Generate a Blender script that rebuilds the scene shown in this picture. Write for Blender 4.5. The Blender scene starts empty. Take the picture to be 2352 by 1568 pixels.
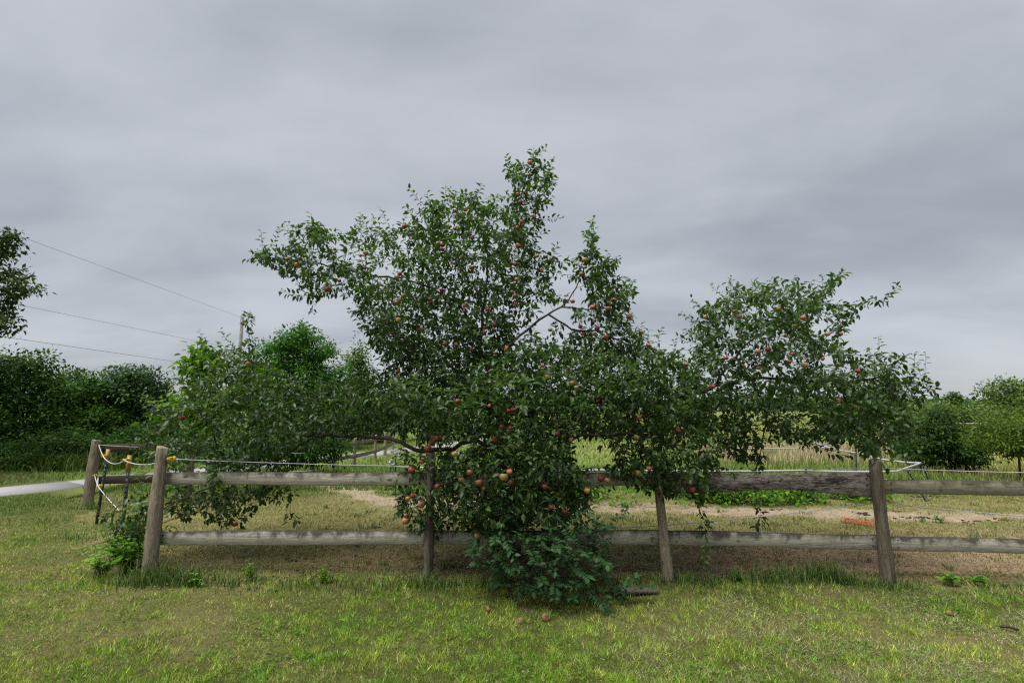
import bpy, math, random
import numpy as np
from mathutils import Vector, Matrix

R = math.radians
rng = np.random.default_rng(11)
random.seed(11)
sc = bpy.context.scene
C = sc.collection

# ------------------------------------------------------------------ camera
F, CX, CY = 1110.0, 1176.0, 784.0          # focal length and centre on a 2352 px wide frame
PITCH, CAMH = R(8.0), 1.60
cam_data = bpy.data.cameras.new('camera')
cam_data.sensor_width = 36.0
cam_data.lens = 36.0 * F / 2352.0
cam_data.clip_start = 0.05
cam_data.clip_end = 6000.0
cam = bpy.data.objects.new('camera', cam_data)
C.objects.link(cam)
cam.location = (0, 0, CAMH)
cam.rotation_euler = (R(90) + PITCH, 0, 0)
sc.camera = cam

# ------------------------------------------------------------------ world: overcast sky
SUN_EL, SUN_AZ = R(69), R(238)
world = bpy.data.worlds.new('World')
sc.world = world
world.use_nodes = True
nt = world.node_tree
nt.nodes.clear()
def wn(t, **kw):
    n = nt.nodes.new(t)
    for k, v in kw.items(): setattr(n, k, v)
    return n
out = wn('ShaderNodeOutputWorld'); bg = wn('ShaderNodeBackground')
bg.inputs['Strength'].default_value = 0.10
sky = wn('ShaderNodeTexSky', sky_type='NISHITA')
sky.sun_disc = False; sky.sun_elevation = SUN_EL; sky.sun_rotation = SUN_AZ
tc = wn('ShaderNodeTexCoord')
sep = wn('ShaderNodeSeparateXYZ'); nt.links.new(tc.outputs['Generated'], sep.inputs[0])
def wm(op, a, b=None, clamp=False):
    n = wn('ShaderNodeMath', operation=op, use_clamp=clamp)
    for i, s in enumerate((a, b)):
        if s is None: continue
        if isinstance(s, (int, float)): n.inputs[i].default_value = s
        else: nt.links.new(s, n.inputs[i])
    return n.outputs[0]
zz = wm('ADD', wm('MAXIMUM', sep.outputs[2], 0.0), 0.26)
px = wm('DIVIDE', sep.outputs[0], zz); py = wm('DIVIDE', sep.outputs[1], zz)
comb = wn('ShaderNodeCombineXYZ'); nt.links.new(px, comb.inputs[0]); nt.links.new(py, comb.inputs[1])
def wnoise(scale, rot, sx, sy, detail, rough, dist=0.0, loc=(0, 0, 0)):
    mp = wn('ShaderNodeMapping'); mp.inputs['Rotation'].default_value = (0, 0, rot)
    mp.inputs['Scale'].default_value = (sx, sy, 1); mp.inputs['Location'].default_value = loc
    nt.links.new(comb.outputs[0], mp.inputs[0])
    n = wn('ShaderNodeTexNoise'); n.inputs['Scale'].default_value = scale
    n.inputs['Detail'].default_value = detail; n.inputs['Roughness'].default_value = rough
    n.inputs['Distortion'].default_value = dist
    nt.links.new(mp.outputs[0], n.inputs['Vector'])
    return n.outputs['Fac']
big = wnoise(0.70, R(28), 0.9, 1.1, 4, 0.5, 0.2, (1.35, 0.4, 0))
streak = wnoise(1.7, R(34), 0.7, 1.3, 6, 0.55, 0.25, (2.6, 5.0, 0))
val = wm('ADD', wm('MULTIPLY', big, 0.62), wm('MULTIPLY', streak, 0.38))
ramp = wn('ShaderNodeValToRGB')
ramp.color_ramp.interpolation = 'EASE'
e = ramp.color_ramp.elements
e[0].position = 0.30; e[0].color = (0.285, 0.305, 0.340, 1)
e[1].position = 0.62; e[1].color = (0.475, 0.494, 0.528, 1)
nt.links.new(val, ramp.inputs[0])
scl = wn('ShaderNodeVectorMath', operation='SCALE'); scl.inputs['Scale'].default_value = 2.55
nt.links.new(ramp.outputs[0], scl.inputs[0])
mixw = wn('ShaderNodeMix', data_type='RGBA'); mixw.inputs['Factor'].default_value = 0.97
nt.links.new(sky.outputs[0], mixw.inputs['A']); nt.links.new(scl.outputs[0], mixw.inputs['B'])
nt.links.new(mixw.outputs['Result'], bg.inputs['Color'])
nt.links.new(bg.outputs[0], out.inputs['Surface'])

sun_d = bpy.data.lights.new('sun', 'SUN'); sun_d.energy = 1.5; sun_d.angle = R(50); sun_d.color = (1.0, 0.97, 0.92)
sun = bpy.data.objects.new('sun', sun_d); C.objects.link(sun)
sd = Vector((math.cos(SUN_EL) * math.sin(SUN_AZ), math.cos(SUN_EL) * math.cos(SUN_AZ), math.sin(SUN_EL)))
sun.rotation_euler = sd.to_track_quat('Z', 'Y').to_euler()
sun.location = (0, 0, 30)

sc.view_settings.view_transform = 'Standard'
sc.view_settings.look = 'None'
sc.view_settings.gamma = 1.0
sc.view_settings.use_curve_mapping = False
sc.view_settings.exposure = 2.2
sc.render.engine = 'CYCLES'
sc.cycles.use_denoising = False
sc.cycles.filter_width = 1.25
sc.cycles.sample_clamp_indirect = 4.0
sc.cycles.max_bounces = 6
sc.cycles.diffuse_bounces = 3
sc.cycles.transmission_bounces = 3
sc.cycles.glossy_bounces = 2

# ------------------------------------------------------------------ helpers
CP, SP = math.cos(PITCH), math.sin(PITCH)
def ray(u, v):
    a = (np.asarray(u, float) - CX) / F; b = (CY - np.asarray(v, float)) / F
    return a, CP - SP * b, SP + CP * b
def at(u, v, Y):
    """world point seen at photo pixel (u, v) standing at depth Y"""
    x, y, z = ray(u, v)
    return np.stack([x / y * Y, np.broadcast_to(np.asarray(Y, float), np.shape(x / y * Y)), CAMH + z / y * Y], -1)
def gnd(u, v, h=0.0):
    x, y, z = ray(u, v)
    t = (h - CAMH) / z
    return np.array([x * t, y * t, h])
def proj(p):
    p = np.asarray(p, float); d = p - np.array([0, 0, CAMH])
    fw = d[..., 1] * CP + d[..., 2] * SP; up = -d[..., 1] * SP + d[..., 2] * CP
    return CX + F * d[..., 0] / fw, CY - F * up / fw

def hash2(ix, iy, s):
    h = np.sin(ix * 127.1 + iy * 311.7 + s * 74.7) * 43758.5453
    return h - np.floor(h)
def vnoise(x, y, s=0):
    ix, iy = np.floor(x), np.floor(y); fx, fy = x - ix, y - iy
    fx = fx * fx * (3 - 2 * fx); fy = fy * fy * (3 - 2 * fy)
    a, b = hash2(ix, iy, s), hash2(ix + 1, iy, s); c, d = hash2(ix, iy + 1, s), hash2(ix + 1, iy + 1, s)
    return (a * (1 - fx) + b * fx) * (1 - fy) + (c * (1 - fx) + d * fx) * fy
def fbm(x, y, s=0, o=4):
    t, a, n = 0.0, 0.5, 0.0
    for i in range(o):
        t = t + a * vnoise(x * 2 ** i + 17 * i, y * 2 ** i - 9 * i, s + i); n += a; a *= 0.5
    return t / n
def sstep(a, b, x):
    t = np.clip((x - a) / (b - a), 0, 1); return t * t * (3 - 2 * t)
def unit(a):
    return a / np.maximum(np.linalg.norm(a, axis=-1, keepdims=True), 1e-9)

def mesh_np(name, verts, faces, mat=None, smooth=False, attrs=None, cols=None):
    """faces: list of int arrays, each (n,3) or (n,4)"""
    me = bpy.data.meshes.new(name)
    verts = np.ascontiguousarray(verts, dtype=np.float32)
    me.vertices.add(len(verts)); me.vertices.foreach_set('co', verts.ravel())
    faces = [np.asarray(f, dtype=np.int32) for f in faces if len(f)]
    loops = np.concatenate([f.ravel() for f in faces])
    tot = np.concatenate([np.full(len(f), f.shape[1], np.int32) for f in faces])
    start = np.concatenate([[0], np.cumsum(tot)[:-1]]).astype(np.int32)
    me.loops.add(len(loops)); me.loops.foreach_set('vertex_index', loops)
    me.polygons.add(len(tot)); me.polygons.foreach_set('loop_start', start)
    me.polygons.foreach_set('loop_total', tot)
    if smooth: me.polygons.foreach_set('use_smooth', np.ones(len(tot), bool))
    for k, a in (attrs or {}).items():
        t = me.attributes.new(k, 'FLOAT', 'POINT'); t.data.foreach_set('value', np.ascontiguousarray(a, np.float32))
    for k, a in (cols or {}).items():
        t = me.attributes.new(k, 'FLOAT_COLOR', 'POINT')
        a4 = np.ones((len(verts), 4), np.float32); a4[:, :3] = a
        t.data.foreach_set('color', a4.ravel())
    me.update(calc_edges=True)
    if mat: me.materials.append(mat)
    return me
def obj(name, me, parent=None, loc=None, label=None, cat=None, group=None, kind=None):
    o = bpy.data.objects.new(name, me); C.objects.link(o)
    if loc is not None: o.location = loc
    if parent is not None: o.parent = parent
    tag(o, label, cat, group, kind)
    return o
def tag(o, label=None, cat=None, group=None, kind=None):
    if label: o['label'] = label
    if cat: o['category'] = cat
    if group: o['group'] = group
    if kind: o['kind'] = kind
    return o
def empty(name, loc, label, cat, group=None):
    o = obj(name, None, None, loc, label, cat, group); o.empty_display_size = 0.1
    return o

def tube(pts, rad, sides=6, caps=True):
    """returns verts, quads, tris of one tube along pts"""
    pts = np.asarray(pts, float); n = len(pts)
    rad = np.broadcast_to(np.asarray(rad, float), (n,))
    t = np.gradient(pts, axis=0); t = unit(t)
    ref = np.array([0, 0, 1.0]) if abs(t[0, 2]) < 0.9 else np.array([1.0, 0, 0])
    V = []
    nrm = unit(np.cross(t[0], ref))
    ang = np.arange(sides) / sides * 2 * math.pi
    for i in range(n):
        nrm = nrm - t[i] * np.dot(nrm, t[i]); nrm = nrm / max(np.linalg.norm(nrm), 1e-9)
        b = np.cross(t[i], nrm)
        V.append(pts[i] + rad[i] * (np.cos(ang)[:, None] * nrm + np.sin(ang)[:, None] * b))
    V = np.concatenate(V)
    k = np.arange(sides); k2 = (k + 1) % sides
    Q = np.concatenate([np.stack([i * sides + k, i * sides + k2, (i + 1) * sides + k2, (i + 1) * sides + k], -1) for i in range(n - 1)])
    T = np.zeros((0, 3), int)
    if caps:
        V = np.concatenate([V, pts[:1], pts[-1:]]); a, b = len(V) - 2, len(V) - 1
        T = np.concatenate([np.stack([np.full(sides, a), k2, k], -1), np.stack([np.full(sides, b), (n - 1) * sides + k, (n - 1) * sides + k2], -1)])
    return V, Q, T
def tubes_mesh(name, items, mat, smooth=True):
    Vs, Qs, Ts, off = [], [], [], 0
    for pts, rad, sides in items:
        V, Q, T = tube(pts, rad, sides)
        Vs.append(V); Qs.append(Q + off); Ts.append(T + off); off += len(V)
    return mesh_np(name, np.concatenate(Vs), [np.concatenate(Qs), np.concatenate(Ts)], mat, smooth)
def boxes_mesh(name, items, mat):
    """items: (centre, size, 3x3 matrix or None)"""
    Vs, Qs, off = [], [], 0
    base = np.array([[x, y, z] for x in (-.5, .5) for y in (-.5, .5) for z in (-.5, .5)])
    q = np.array([[0, 1, 3, 2], [4, 6, 7, 5], [0, 4, 5, 1], [2, 3, 7, 6], [0, 2, 6, 4], [1, 5, 7, 3]])
    for c, s, m in items:
        v = base * np.asarray(s)
        if m is not None: v = v @ np.asarray(m).T
        Vs.append(v + np.asarray(c)); Qs.append(q + off); off += 8
    return mesh_np(name, np.concatenate(Vs), [np.concatenate(Qs)], mat)

# ------------------------------------------------------------------ materials
def newmat(name):
    m = bpy.data.materials.new(name); m.use_nodes = True
    t = m.node_tree; t.nodes.clear()
    o = t.nodes.new('ShaderNodeOutputMaterial')
    return m, t, o
class NB:
    def __init__(s, t): s.t = t
    def n(s, typ, inp=None, **kw):
        n = s.t.nodes.new(typ)
        for k, v in kw.items(): setattr(n, k, v)
        for k, v in (inp or {}).items():
            if hasattr(v, 'node'): s.t.links.new(v, n.inputs[k])
            else: n.inputs[k].default_value = v
        return n
    def noise(s, vec, scale, detail=3, rough=.5, dist=0.):
        return s.n('ShaderNodeTexNoise', {'Vector': vec, 'Scale': scale, 'Detail': detail, 'Roughness': rough, 'Distortion': dist}).outputs['Fac']
    def ramp(s, fac, stops):
        r = s.n('ShaderNodeValToRGB', {0: fac}); el = r.color_ramp.elements
        while len(el) < len(stops): el.new(0.5)
        for e, (p, c) in zip(el, stops):
            e.position = p; e.color = (*c, 1) if len(c) == 3 else c
        return r.outputs[0]
    def mix(s, f, a, b, mode='MIX'):
        return s.n('ShaderNodeMix', {'Factor': f, 'A': a, 'B': b}, data_type='RGBA', blend_type=mode).outputs['Result']
    def mixc(s, f, a, b, mode='MIX'):
        n = s.n('ShaderNodeMix', None, data_type='RGBA', blend_type=mode)
        for k, v in (('Factor', f), (6, a), (7, b)):
            if hasattr(v, 'node'): s.t.links.new(v, n.inputs[k])
            else: n.inputs[k].default_value = v if k == 'Factor' else (*v, 1)
        return n.outputs['Result']
    def math(s, op, a, b=0.0, clamp=False):
        return s.n('ShaderNodeMath', {0: a, 1: b}, operation=op, use_clamp=clamp).outputs[0]

def leaf_mat(name, dark, mid, light, trans=0.28, rough=0.5, under=None, tcol=None, spec=0.09):
    """leaf colour picked by the per-leaf attribute 'tint'"""
    m, t, o = newmat(name); b = NB(t)
    att = b.n('ShaderNodeAttribute', None, attribute_name='tint').outputs['Fac']
    col = b.ramp(att, [(0.0, dark), (0.5, mid), (1.0, light)])
    if under:
        geo = b.n('ShaderNodeNewGeometry')
        col = b.mixc(b.math('MULTIPLY', geo.outputs['Backfacing'], 0.55), col, under)
    pr = b.n('ShaderNodeBsdfPrincipled', {'Base Color': col, 'Roughness': rough, 'Specular IOR Level': spec})
    tr = b.n('ShaderNodeBsdfTranslucent', {'Color': b.mixc(0.5, col, tcol or light)})
    mx = b.n('ShaderNodeMixShader', {0: trans, 1: pr.outputs[0], 2: tr.outputs[0]})
    t.links.new(mx.outputs[0], o.inputs[0])
    return m
def plain_mat(name, col, rough=0.6, spec=0.4, noise=0.15, scale=30, metal=0.0):
    m, t, o = newmat(name); b = NB(t)
    co = b.n('ShaderNodeTexCoord').outputs['Object']
    nz = b.noise(co, scale, 4, .6)
    c = b.ramp(nz, [(0.3, tuple(x * (1 - noise * 2) for x in col)), (0.7, tuple(min(1, x * (1 + noise)) for x in col))])
    pr = b.n('ShaderNodeBsdfPrincipled', {'Base Color': c, 'Roughness': rough, 'Specular IOR Level': spec, 'Metallic': metal})
    t.links.new(pr.outputs[0], o.inputs[0])
    return m
def wood_mat(name, light, dark, axis='x', mould=0.5, grain=1.0, seed=0.0):
    """weathered wood: long grain, vertical dark water stains and mould at the upper edge"""
    m, t, o = newmat(name); b = NB(t)
    tcn = b.n('ShaderNodeTexCoord'); oi = b.n('ShaderNodeObjectInfo')
    ofs = b.n('ShaderNodeCombineXYZ', {0: b.math('MULTIPLY', oi.outputs['Random'], 37.0), 1: seed, 2: b.math('MULTIPLY', oi.outputs['Random'], 11.0)}).outputs[0]
    co = b.n('ShaderNodeVectorMath', {0: tcn.outputs['Object'], 1: ofs}, operation='ADD').outputs[0]
    sc_ = (2.2, 42, 42) if axis == 'x' else (26, 26, 4.0)
    g = b.n('ShaderNodeMapping', {'Vector': co, 'Scale': sc_}).outputs[0]
    gn = b.noise(g, 1.6, 6, .66, .9)
    st = b.n('ShaderNodeMapping', {'Vector': co, 'Scale': (5.5, 3.0, 3.4) if axis == 'x' else (9, 9, 1.2)}).outputs[0]
    sn = b.noise(st, 1.15, 6, .62, .7)
    fine = b.noise(co, 46, 4, .6)
    col = b.ramp(gn, [(0.30, dark), (0.48, tuple(.5 * (a + c) for a, c in zip(light, dark))), (0.68, light)])
    sepz = b.n('ShaderNodeSeparateXYZ', {0: tcn.outputs['Object']}).outputs[2]
    top = b.math('MULTIPLY', b.math('ADD', sepz, 0.0), 3.0 if axis == 'x' else 0.0)
    sm = b.math('ADD', sn, top)
    stain = b.ramp(sm, [(0.50, (0, 0, 0)), (0.70, (1, 1, 1))])
    col = b.mixc(b.math('MULTIPLY', stain, mould), col, (0.035, 0.032, 0.026))
    kn = b.n('ShaderNodeTexVoronoi', {'Vector': b.n('ShaderNodeMapping', {'Vector': co, 'Scale': (4.2, 9, 9) if axis == 'x' else (9, 9, 4.2)}).outputs[0], 'Scale': 1.0}).outputs['Distance']
    col = b.mixc(b.math('MULTIPLY', b.ramp(kn, [(0.07, (1, 1, 1)), (0.15, (0, 0, 0))]), 0.75), col, (0.045, 0.036, 0.026))
    speck = b.ramp(fine, [(0.32, (1, 1, 1)), (0.42, (0, 0, 0))])
    col = b.mixc(b.math('MULTIPLY', speck, 0.35), col, (0.05, 0.045, 0.035))
    if axis == 'x':
        nz_ = b.n('ShaderNodeSeparateXYZ', {0: b.n('ShaderNodeNewGeometry').outputs['Normal']}).outputs[2]
        col = b.mixc(b.math('MULTIPLY', b.math('GREATER_THAN', nz_, 0.5), 0.62), col, (0.035, 0.034, 0.024))
    bump = b.n('ShaderNodeBump', {'Height': gn, 'Strength': 0.6 * grain, 'Distance': 0.012})
    pr = b.n('ShaderNodeBsdfPrincipled', {'Base Color': col, 'Roughness': 0.85, 'Specular IOR Level': 0.2, 'Normal': bump.outputs[0]})
    t.links.new(pr.outputs[0], o.inputs[0])
    return m
def bark_mat(name, a, c):
    m, t, o = newmat(name); b = NB(t)
    co = b.n('ShaderNodeTexCoord').outputs['Object']
    g = b.n('ShaderNodeMapping', {'Vector': co, 'Scale': (22, 22, 9)}).outputs[0]
    nz = b.noise(g, 1.5, 5, .65, .6)
    col = b.ramp(nz, [(0.3, a), (0.7, c)])
    bump = b.n('ShaderNodeBump', {'Height': nz, 'Strength': 0.7, 'Distance': 0.02})
    pr = b.n('ShaderNodeBsdfPrincipled', {'Base Color': col, 'Roughness': 0.9, 'Specular IOR Level': 0.2, 'Normal': bump.outputs[0]})
    t.links.new(pr.outputs[0], o.inputs[0])
    return m
def blade_mat(name, rough=0.55, trans=0.25):
    m, t, o = newmat(name); b = NB(t)
    col = b.n('ShaderNodeAttribute', None, attribute_name='bcol').outputs['Color']
    pr = b.n('ShaderNodeBsdfPrincipled', {'Base Color': col, 'Roughness': rough, 'Specular IOR Level': 0.3})
    tr = b.n('ShaderNodeBsdfTranslucent', {'Color': col})
    mx = b.n('ShaderNodeMixShader', {0: trans, 1: pr.outputs[0], 2: tr.outputs[0]})
    t.links.new(mx.outputs[0], o.inputs[0])
    return m

M = {}
M['apple_leaf'] = leaf_mat('apple leaf', (0.007, 0.024, 0.005), (0.022, 0.066, 0.012), (0.105, 0.190, 0.036), 0.32, 0.36, (0.060, 0.095, 0.036), (0.10, 0.21, 0.012), 0.30)
M['shrub_leaf'] = leaf_mat('shrub leaf', (0.011, 0.036, 0.008), (0.027, 0.078, 0.017), (0.085, 0.175, 0.034), 0.24, 0.5, (0.03, 0.075, 0.03), None, 0.16)
M['oak_leaf'] = leaf_mat('oak leaf', (0.018, 0.038, 0.008), (0.046, 0.082, 0.017), (0.110, 0.140, 0.036), 0.28)
M['hedge_leaf'] = leaf_mat('hedge leaf', (0.010, 0.034, 0.006), (0.027, 0.080, 0.011), (0.080, 0.160, 0.022), 0.3)
M['hedge_leaf_green'] = leaf_mat('hedge leaf green', (0.014, 0.048, 0.005), (0.040, 0.108, 0.010), (0.085, 0.180, 0.018), 0.3)  # brighter mid-green leaf colour of the second hedgerow tree
M['willow_leaf'] = leaf_mat('willow leaf', (0.012, 0.038, 0.010), (0.036, 0.088, 0.022), (0.090, 0.165, 0.045), 0.28)
M['maple_leaf'] = leaf_mat('maple leaf', (0.014, 0.056, 0.006), (0.044, 0.138, 0.013), (0.10, 0.23, 0.024), 0.34)
M['vivid_leaf'] = leaf_mat('vivid green leaf', (0.03, 0.10, 0.004), (0.075, 0.19, 0.007), (0.16, 0.29, 0.015), 0.42)
M['pale_leaf'] = leaf_mat('pale green leaf', (0.03, 0.075, 0.012), (0.070, 0.140, 0.022), (0.145, 0.22, 0.045), 0.32)
M['locust_leaf'] = leaf_mat('locust leaf', (0.025, 0.060, 0.008), (0.070, 0.125, 0.014), (0.16, 0.21, 0.03), 0.3)
M['field_leaf'] = leaf_mat('field tree leaf', (0.016, 0.044, 0.008), (0.048, 0.100, 0.018), (0.12, 0.18, 0.04), 0.28)
M['weed_leaf'] = leaf_mat('weed leaf', (0.028, 0.085, 0.008), (0.078, 0.190, 0.015), (0.15, 0.28, 0.04), 0.32, 0.5)
M['bark'] = bark_mat('apple bark', (0.018, 0.016, 0.013), (0.080, 0.069, 0.056))
M['bark_dark'] = bark_mat('dark bark', (0.02, 0.017, 0.013), (0.07, 0.06, 0.045))
M['post_wood'] = wood_mat('post wood', (0.32, 0.27, 0.20), (0.085, 0.07, 0.05), 'z', 0.30, 1.3)
M['post_dark'] = wood_mat('dark post wood', (0.165, 0.14, 0.10), (0.04, 0.034, 0.024), 'z', 0.40, 1.3, 5.0)
M['rail_wood'] = wood_mat('rail wood', (0.43, 0.405, 0.335), (0.175, 0.158, 0.12), 'x', 0.88, 0.6)
M['rail_old'] = wood_mat('rail wood greenish', (0.27, 0.24, 0.175), (0.10, 0.09, 0.06), 'x', 0.75, 0.8, 3.0)
M['rail_brown'] = wood_mat('brown rail wood', (0.085, 0.062, 0.045), (0.022, 0.016, 0.012), 'x', 0.6, 0.8, 4.0)
M['rope'] = plain_mat('white rope', (0.45, 0.455, 0.46), 0.6, 0.3, 0.10, 400)
M['tape'] = plain_mat('white tape', (0.38, 0.395, 0.41), 0.5, 0.3, 0.05, 20)
M['yellow'] = plain_mat('yellow plastic', (0.58, 0.40, 0.012), 0.4, 0.5, 0.08, 40)
M['tan_cap'] = plain_mat('orange tan cap', (0.36, 0.22, 0.085), 0.65, 0.3, 0.12, 40)
M['dark_steel'] = plain_mat('dark green steel', (0.012, 0.020, 0.020), 0.5, 0.5, 0.2, 60)
M['blue_pole'] = plain_mat('dark blue plastic', (0.022, 0.032, 0.075), 0.5, 0.5, 0.2, 60)
M['grey_wood'] = plain_mat('grey pole wood', (0.17, 0.165, 0.155), 0.9, 0.2, 0.2, 4)
M['wire'] = plain_mat('wire', (0.11, 0.11, 0.12), 0.6, 0.3, 0.05, 4)
M['orange_net'] = plain_mat('orange plastic net', (0.42, 0.13, 0.05), 0.6, 0.4, 0.12, 40)
M['blade'] = blade_mat('grass blade')
M['stone'] = plain_mat('pale stone', (0.17, 0.14, 0.10), 0.9, 0.2, 0.2, 20)
M['manure'] = plain_mat('dark clod', (0.055, 0.038, 0.024), 0.95, 0.1, 0.3, 60)
M['splinter'] = plain_mat('fresh torn wood', (0.40, 0.19, 0.06), 0.8, 0.2, 0.2, 60)

# apple skin: blush over yellow green, amount differs from fruit to fruit
m, t, o = newmat('apple skin'); b = NB(t)
co = b.n('ShaderNodeTexCoord').outputs['Object']; oi = b.n('ShaderNodeObjectInfo').outputs['Random']
nz = b.noise(co, 16, 4, .6, 1.0)
st = b.noise(b.n('ShaderNodeMapping', {'Vector': co, 'Scale': (70, 70, 6)}).outputs[0], 1.0, 3, .6)
sx = b.n('ShaderNodeSeparateXYZ', {0: co}).outputs
f = b.math('ADD', b.math('ADD', b.math('MULTIPLY', oi, 1.15), -0.55), b.math('ADD', b.math('MULTIPLY', nz, 0.9), b.math('MULTIPLY', st, 0.35)))
f = b.math('ADD', f, b.math('MULTIPLY', sx[0], 6.0))
hue = b.math('FRACT', b.math('MULTIPLY', oi, 7.31))
red = b.mixc(hue, (0.24, 0.030, 0.028), (0.42, 0.155, 0.085))
grn = b.mixc(hue, (0.38, 0.23, 0.085), (0.20, 0.20, 0.045))
col = b.mixc(b.ramp(f, [(0.25, (0, 0, 0)), (0.62, (1, 1, 1))]), grn, red)
spk = b.ramp(b.noise(co, 130, 2, .5), [(0.66, (0, 0, 0)), (0.74, (1, 1, 1))])
col = b.mixc(b.math('MULTIPLY', spk, 0.35), col, (0.40, 0.28, 0.17))
scab = b.ramp(b.noise(co, 30, 3, .6), [(0.66, (0, 0, 0)), (0.72, (1, 1, 1))])
col = b.mixc(b.math('MULTIPLY', scab, 0.6), col, (0.10, 0.06, 0.035))
pr = b.n('ShaderNodeBsdfPrincipled', {'Base Color': col, 'Roughness': 0.42, 'Specular IOR Level': 0.4})
t.links.new(pr.outputs[0], o.inputs[0]); M['apple'] = m

# warped board: old black paint flaking off grey wood
m, t, o = newmat('flaking black board'); b = NB(t)
co = b.n('ShaderNodeTexCoord').outputs['Object']
g = b.noise(b.n('ShaderNodeMapping', {'Vector': co, 'Scale': (9, 40, 40)}).outputs[0], 1.5, 6, .7, .8)
g2 = b.noise(b.n('ShaderNodeMapping', {'Vector': co, 'Scale': (2.0, 9, 9)}).outputs[0], 1.2, 3, .5)
pf = b.math('ADD', b.math('MULTIPLY', g, 0.65), b.math('MULTIPLY', g2, 0.35))
col = b.ramp(pf, [(0.42, (0.27, 0.235, 0.195)), (0.51, (0.135, 0.115, 0.098)), (0.58, (0.020, 0.019, 0.020))])
bump = b.n('ShaderNodeBump', {'Height': g, 'Strength': 0.8, 'Distance': 0.01})
pr = b.n('ShaderNodeBsdfPrincipled', {'Base Color': col, 'Roughness': 0.85, 'Specular IOR Level': 0.25, 'Normal': bump.outputs[0]})
t.links.new(pr.outputs[0], o.inputs[0]); M['black_board'] = m

# ground: colour from the terrain map, fine grain on top
m, t, o = newmat('ground'); b = NB(t)
co = b.n('ShaderNodeTexCoord').outputs['Object']
gc = b.n('ShaderNodeAttribute', None, attribute_name='gcol').outputs['Color']
n1 = b.noise(co, 55, 5, .7); n2 = b.noise(co, 9, 4, .6)
v = b.math('ADD', b.math('MULTIPLY', n1, 0.9), b.math('MULTIPLY', n2, 0.5))
mul = b.ramp(v, [(0.45, (0.42, 0.42, 0.42)), (0.95, (1.45, 1.45, 1.45))])
col = b.mixc(1.0, gc, mul, 'MULTIPLY')
bump = b.n('ShaderNodeBump', {'Height': n1, 'Strength': 0.8, 'Distance': 0.02})
pr = b.n('ShaderNodeBsdfPrincipled', {'Base Color': col, 'Roughness': 0.95, 'Specular IOR Level': 0.1, 'Normal': bump.outputs[0]})
t.links.new(pr.outputs[0], o.inputs[0]); M['ground'] = m
m, t, o = newmat('concrete path'); b = NB(t)
co = b.n('ShaderNodeTexCoord').outputs['Object']
col = b.ramp(b.noise(co, 1.3, 6, .65), [(0.3, (0.19, 0.19, 0.19)), (0.7, (0.29, 0.29, 0.285))])
col = b.mixc(b.math('MULTIPLY', b.ramp(b.noise(co, 30, 3, .6), [(0.35, (1, 1, 1)), (0.5, (0, 0, 0))]), 0.25), col, (0.2, 0.19, 0.17))
pr = b.n('ShaderNodeBsdfPrincipled', {'Base Color': col, 'Roughness': 0.85, 'Specular IOR Level': 0.25})
t.links.new(pr.outputs[0], o.inputs[0]); M['concrete'] = m

# ------------------------------------------------------------------ layout of the fence (needed by the ground)
POSTS = [((342, 1327), (374, 1026)), ((984, 1331), (991, 1040)), ((1536, 1338), (1508, 1078)), ((2041, 1341), (2009, 1056))]
PB = [gnd(*a) for a, c in POSTS]
PT = [at(c[0], c[1], p[1]) for (a, c), p in zip(POSTS, PB)]
BACKPOST = gnd(200, 1160)
def yf(x):
    return np.interp(x, [p[0] for p in PB], [p[1] for p in PB])
def poly_dist(x, y, pts):
    d = np.full(np.shape(x), 1e9)
    for (ax, ay), (bx, by) in zip(pts[:-1], pts[1:]):
        vx, vy = bx - ax, by - ay
        tt = np.clip(((x - ax) * vx + (y - ay) * vy) / (vx * vx + vy * vy), 0, 1)
        d = np.minimum(d, np.hypot(x - ax - tt * vx, y - ay - tt * vy))
    return d
SAND = [tuple(gnd(u, v)[:2]) for u, v in ((700, 1112), (790, 1124), (840, 1140), (930, 1152), (1080, 1160), (1400, 1164), (1620, 1170), (1850, 1178), (2050, 1182), (2400, 1190))]
ROAD_C = np.array([[-14.6, 2.4], [-9.75, 10.1], [-8.0, 13.0], [-4.9, 18.2], [-3.2, 21.5], [0.5, 30.0]])
def masks(x, y):
    n1 = fbm(x * .7 + 3, y * .7, 1); n2 = fbm(x * 2.3, y * 2.3, 5); n3 = fbm(x * 7, y * 7, 9)
    d = y - yf(x)
    front = 1 - sstep(-.15, .28, d + (n2 - .5) * .7)
    # left of the line from the near post to the back post
    ax, ay = PB[0][0], PB[0][1]; bx, by = BACKPOST[0], BACKPOST[1]
    L = math.hypot(bx - ax, by - ay); side = ((bx - ax) * (y - ay) - (by - ay) * (x - ax)) / L
    left = sstep(-.2, .5, side + (n2 - .5) * .8) * (d > -0.5)
    lawn = np.maximum(front, left)
    pad = 1 - lawn
    near = np.exp(-((d - .55) / .62) ** 2) * (.35 + .65 * sstep(-2.3, -1.0, x + (n1 - .5) * 2))
    dirt = pad * np.clip(near * 1.5 * sstep(.25, .6, n2 * .5 + n1 * .5 + .12) + sstep(1.4, 3.0, x) * (1 - sstep(.9, 2.4, d)) * sstep(.3, .55, n2 * .6 + n3 * .4 + .06), 0, 1)
    sd_ = poly_dist(x, y, SAND)
    sand = pad * (1 - sstep(.10, .55, sd_ + (n2 - .5) * .7 + (n3 - .5) * .35))
    dry = pad * (1 - sstep(8.6, 10.0, y)) * sstep(.25, .55, n1 * .6 + n2 * .4 + .08)
    return dict(front=front, left=left, lawn=lawn, pad=pad, dirt=dirt, sand=sand, dry=dry, n1=n1, n2=n2, n3=n3, d=d, far=sstep(8.8, 10.5, y))
def lerp3(a, c, f):
    return a + (np.asarray(c) - a) * f[..., None]
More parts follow.
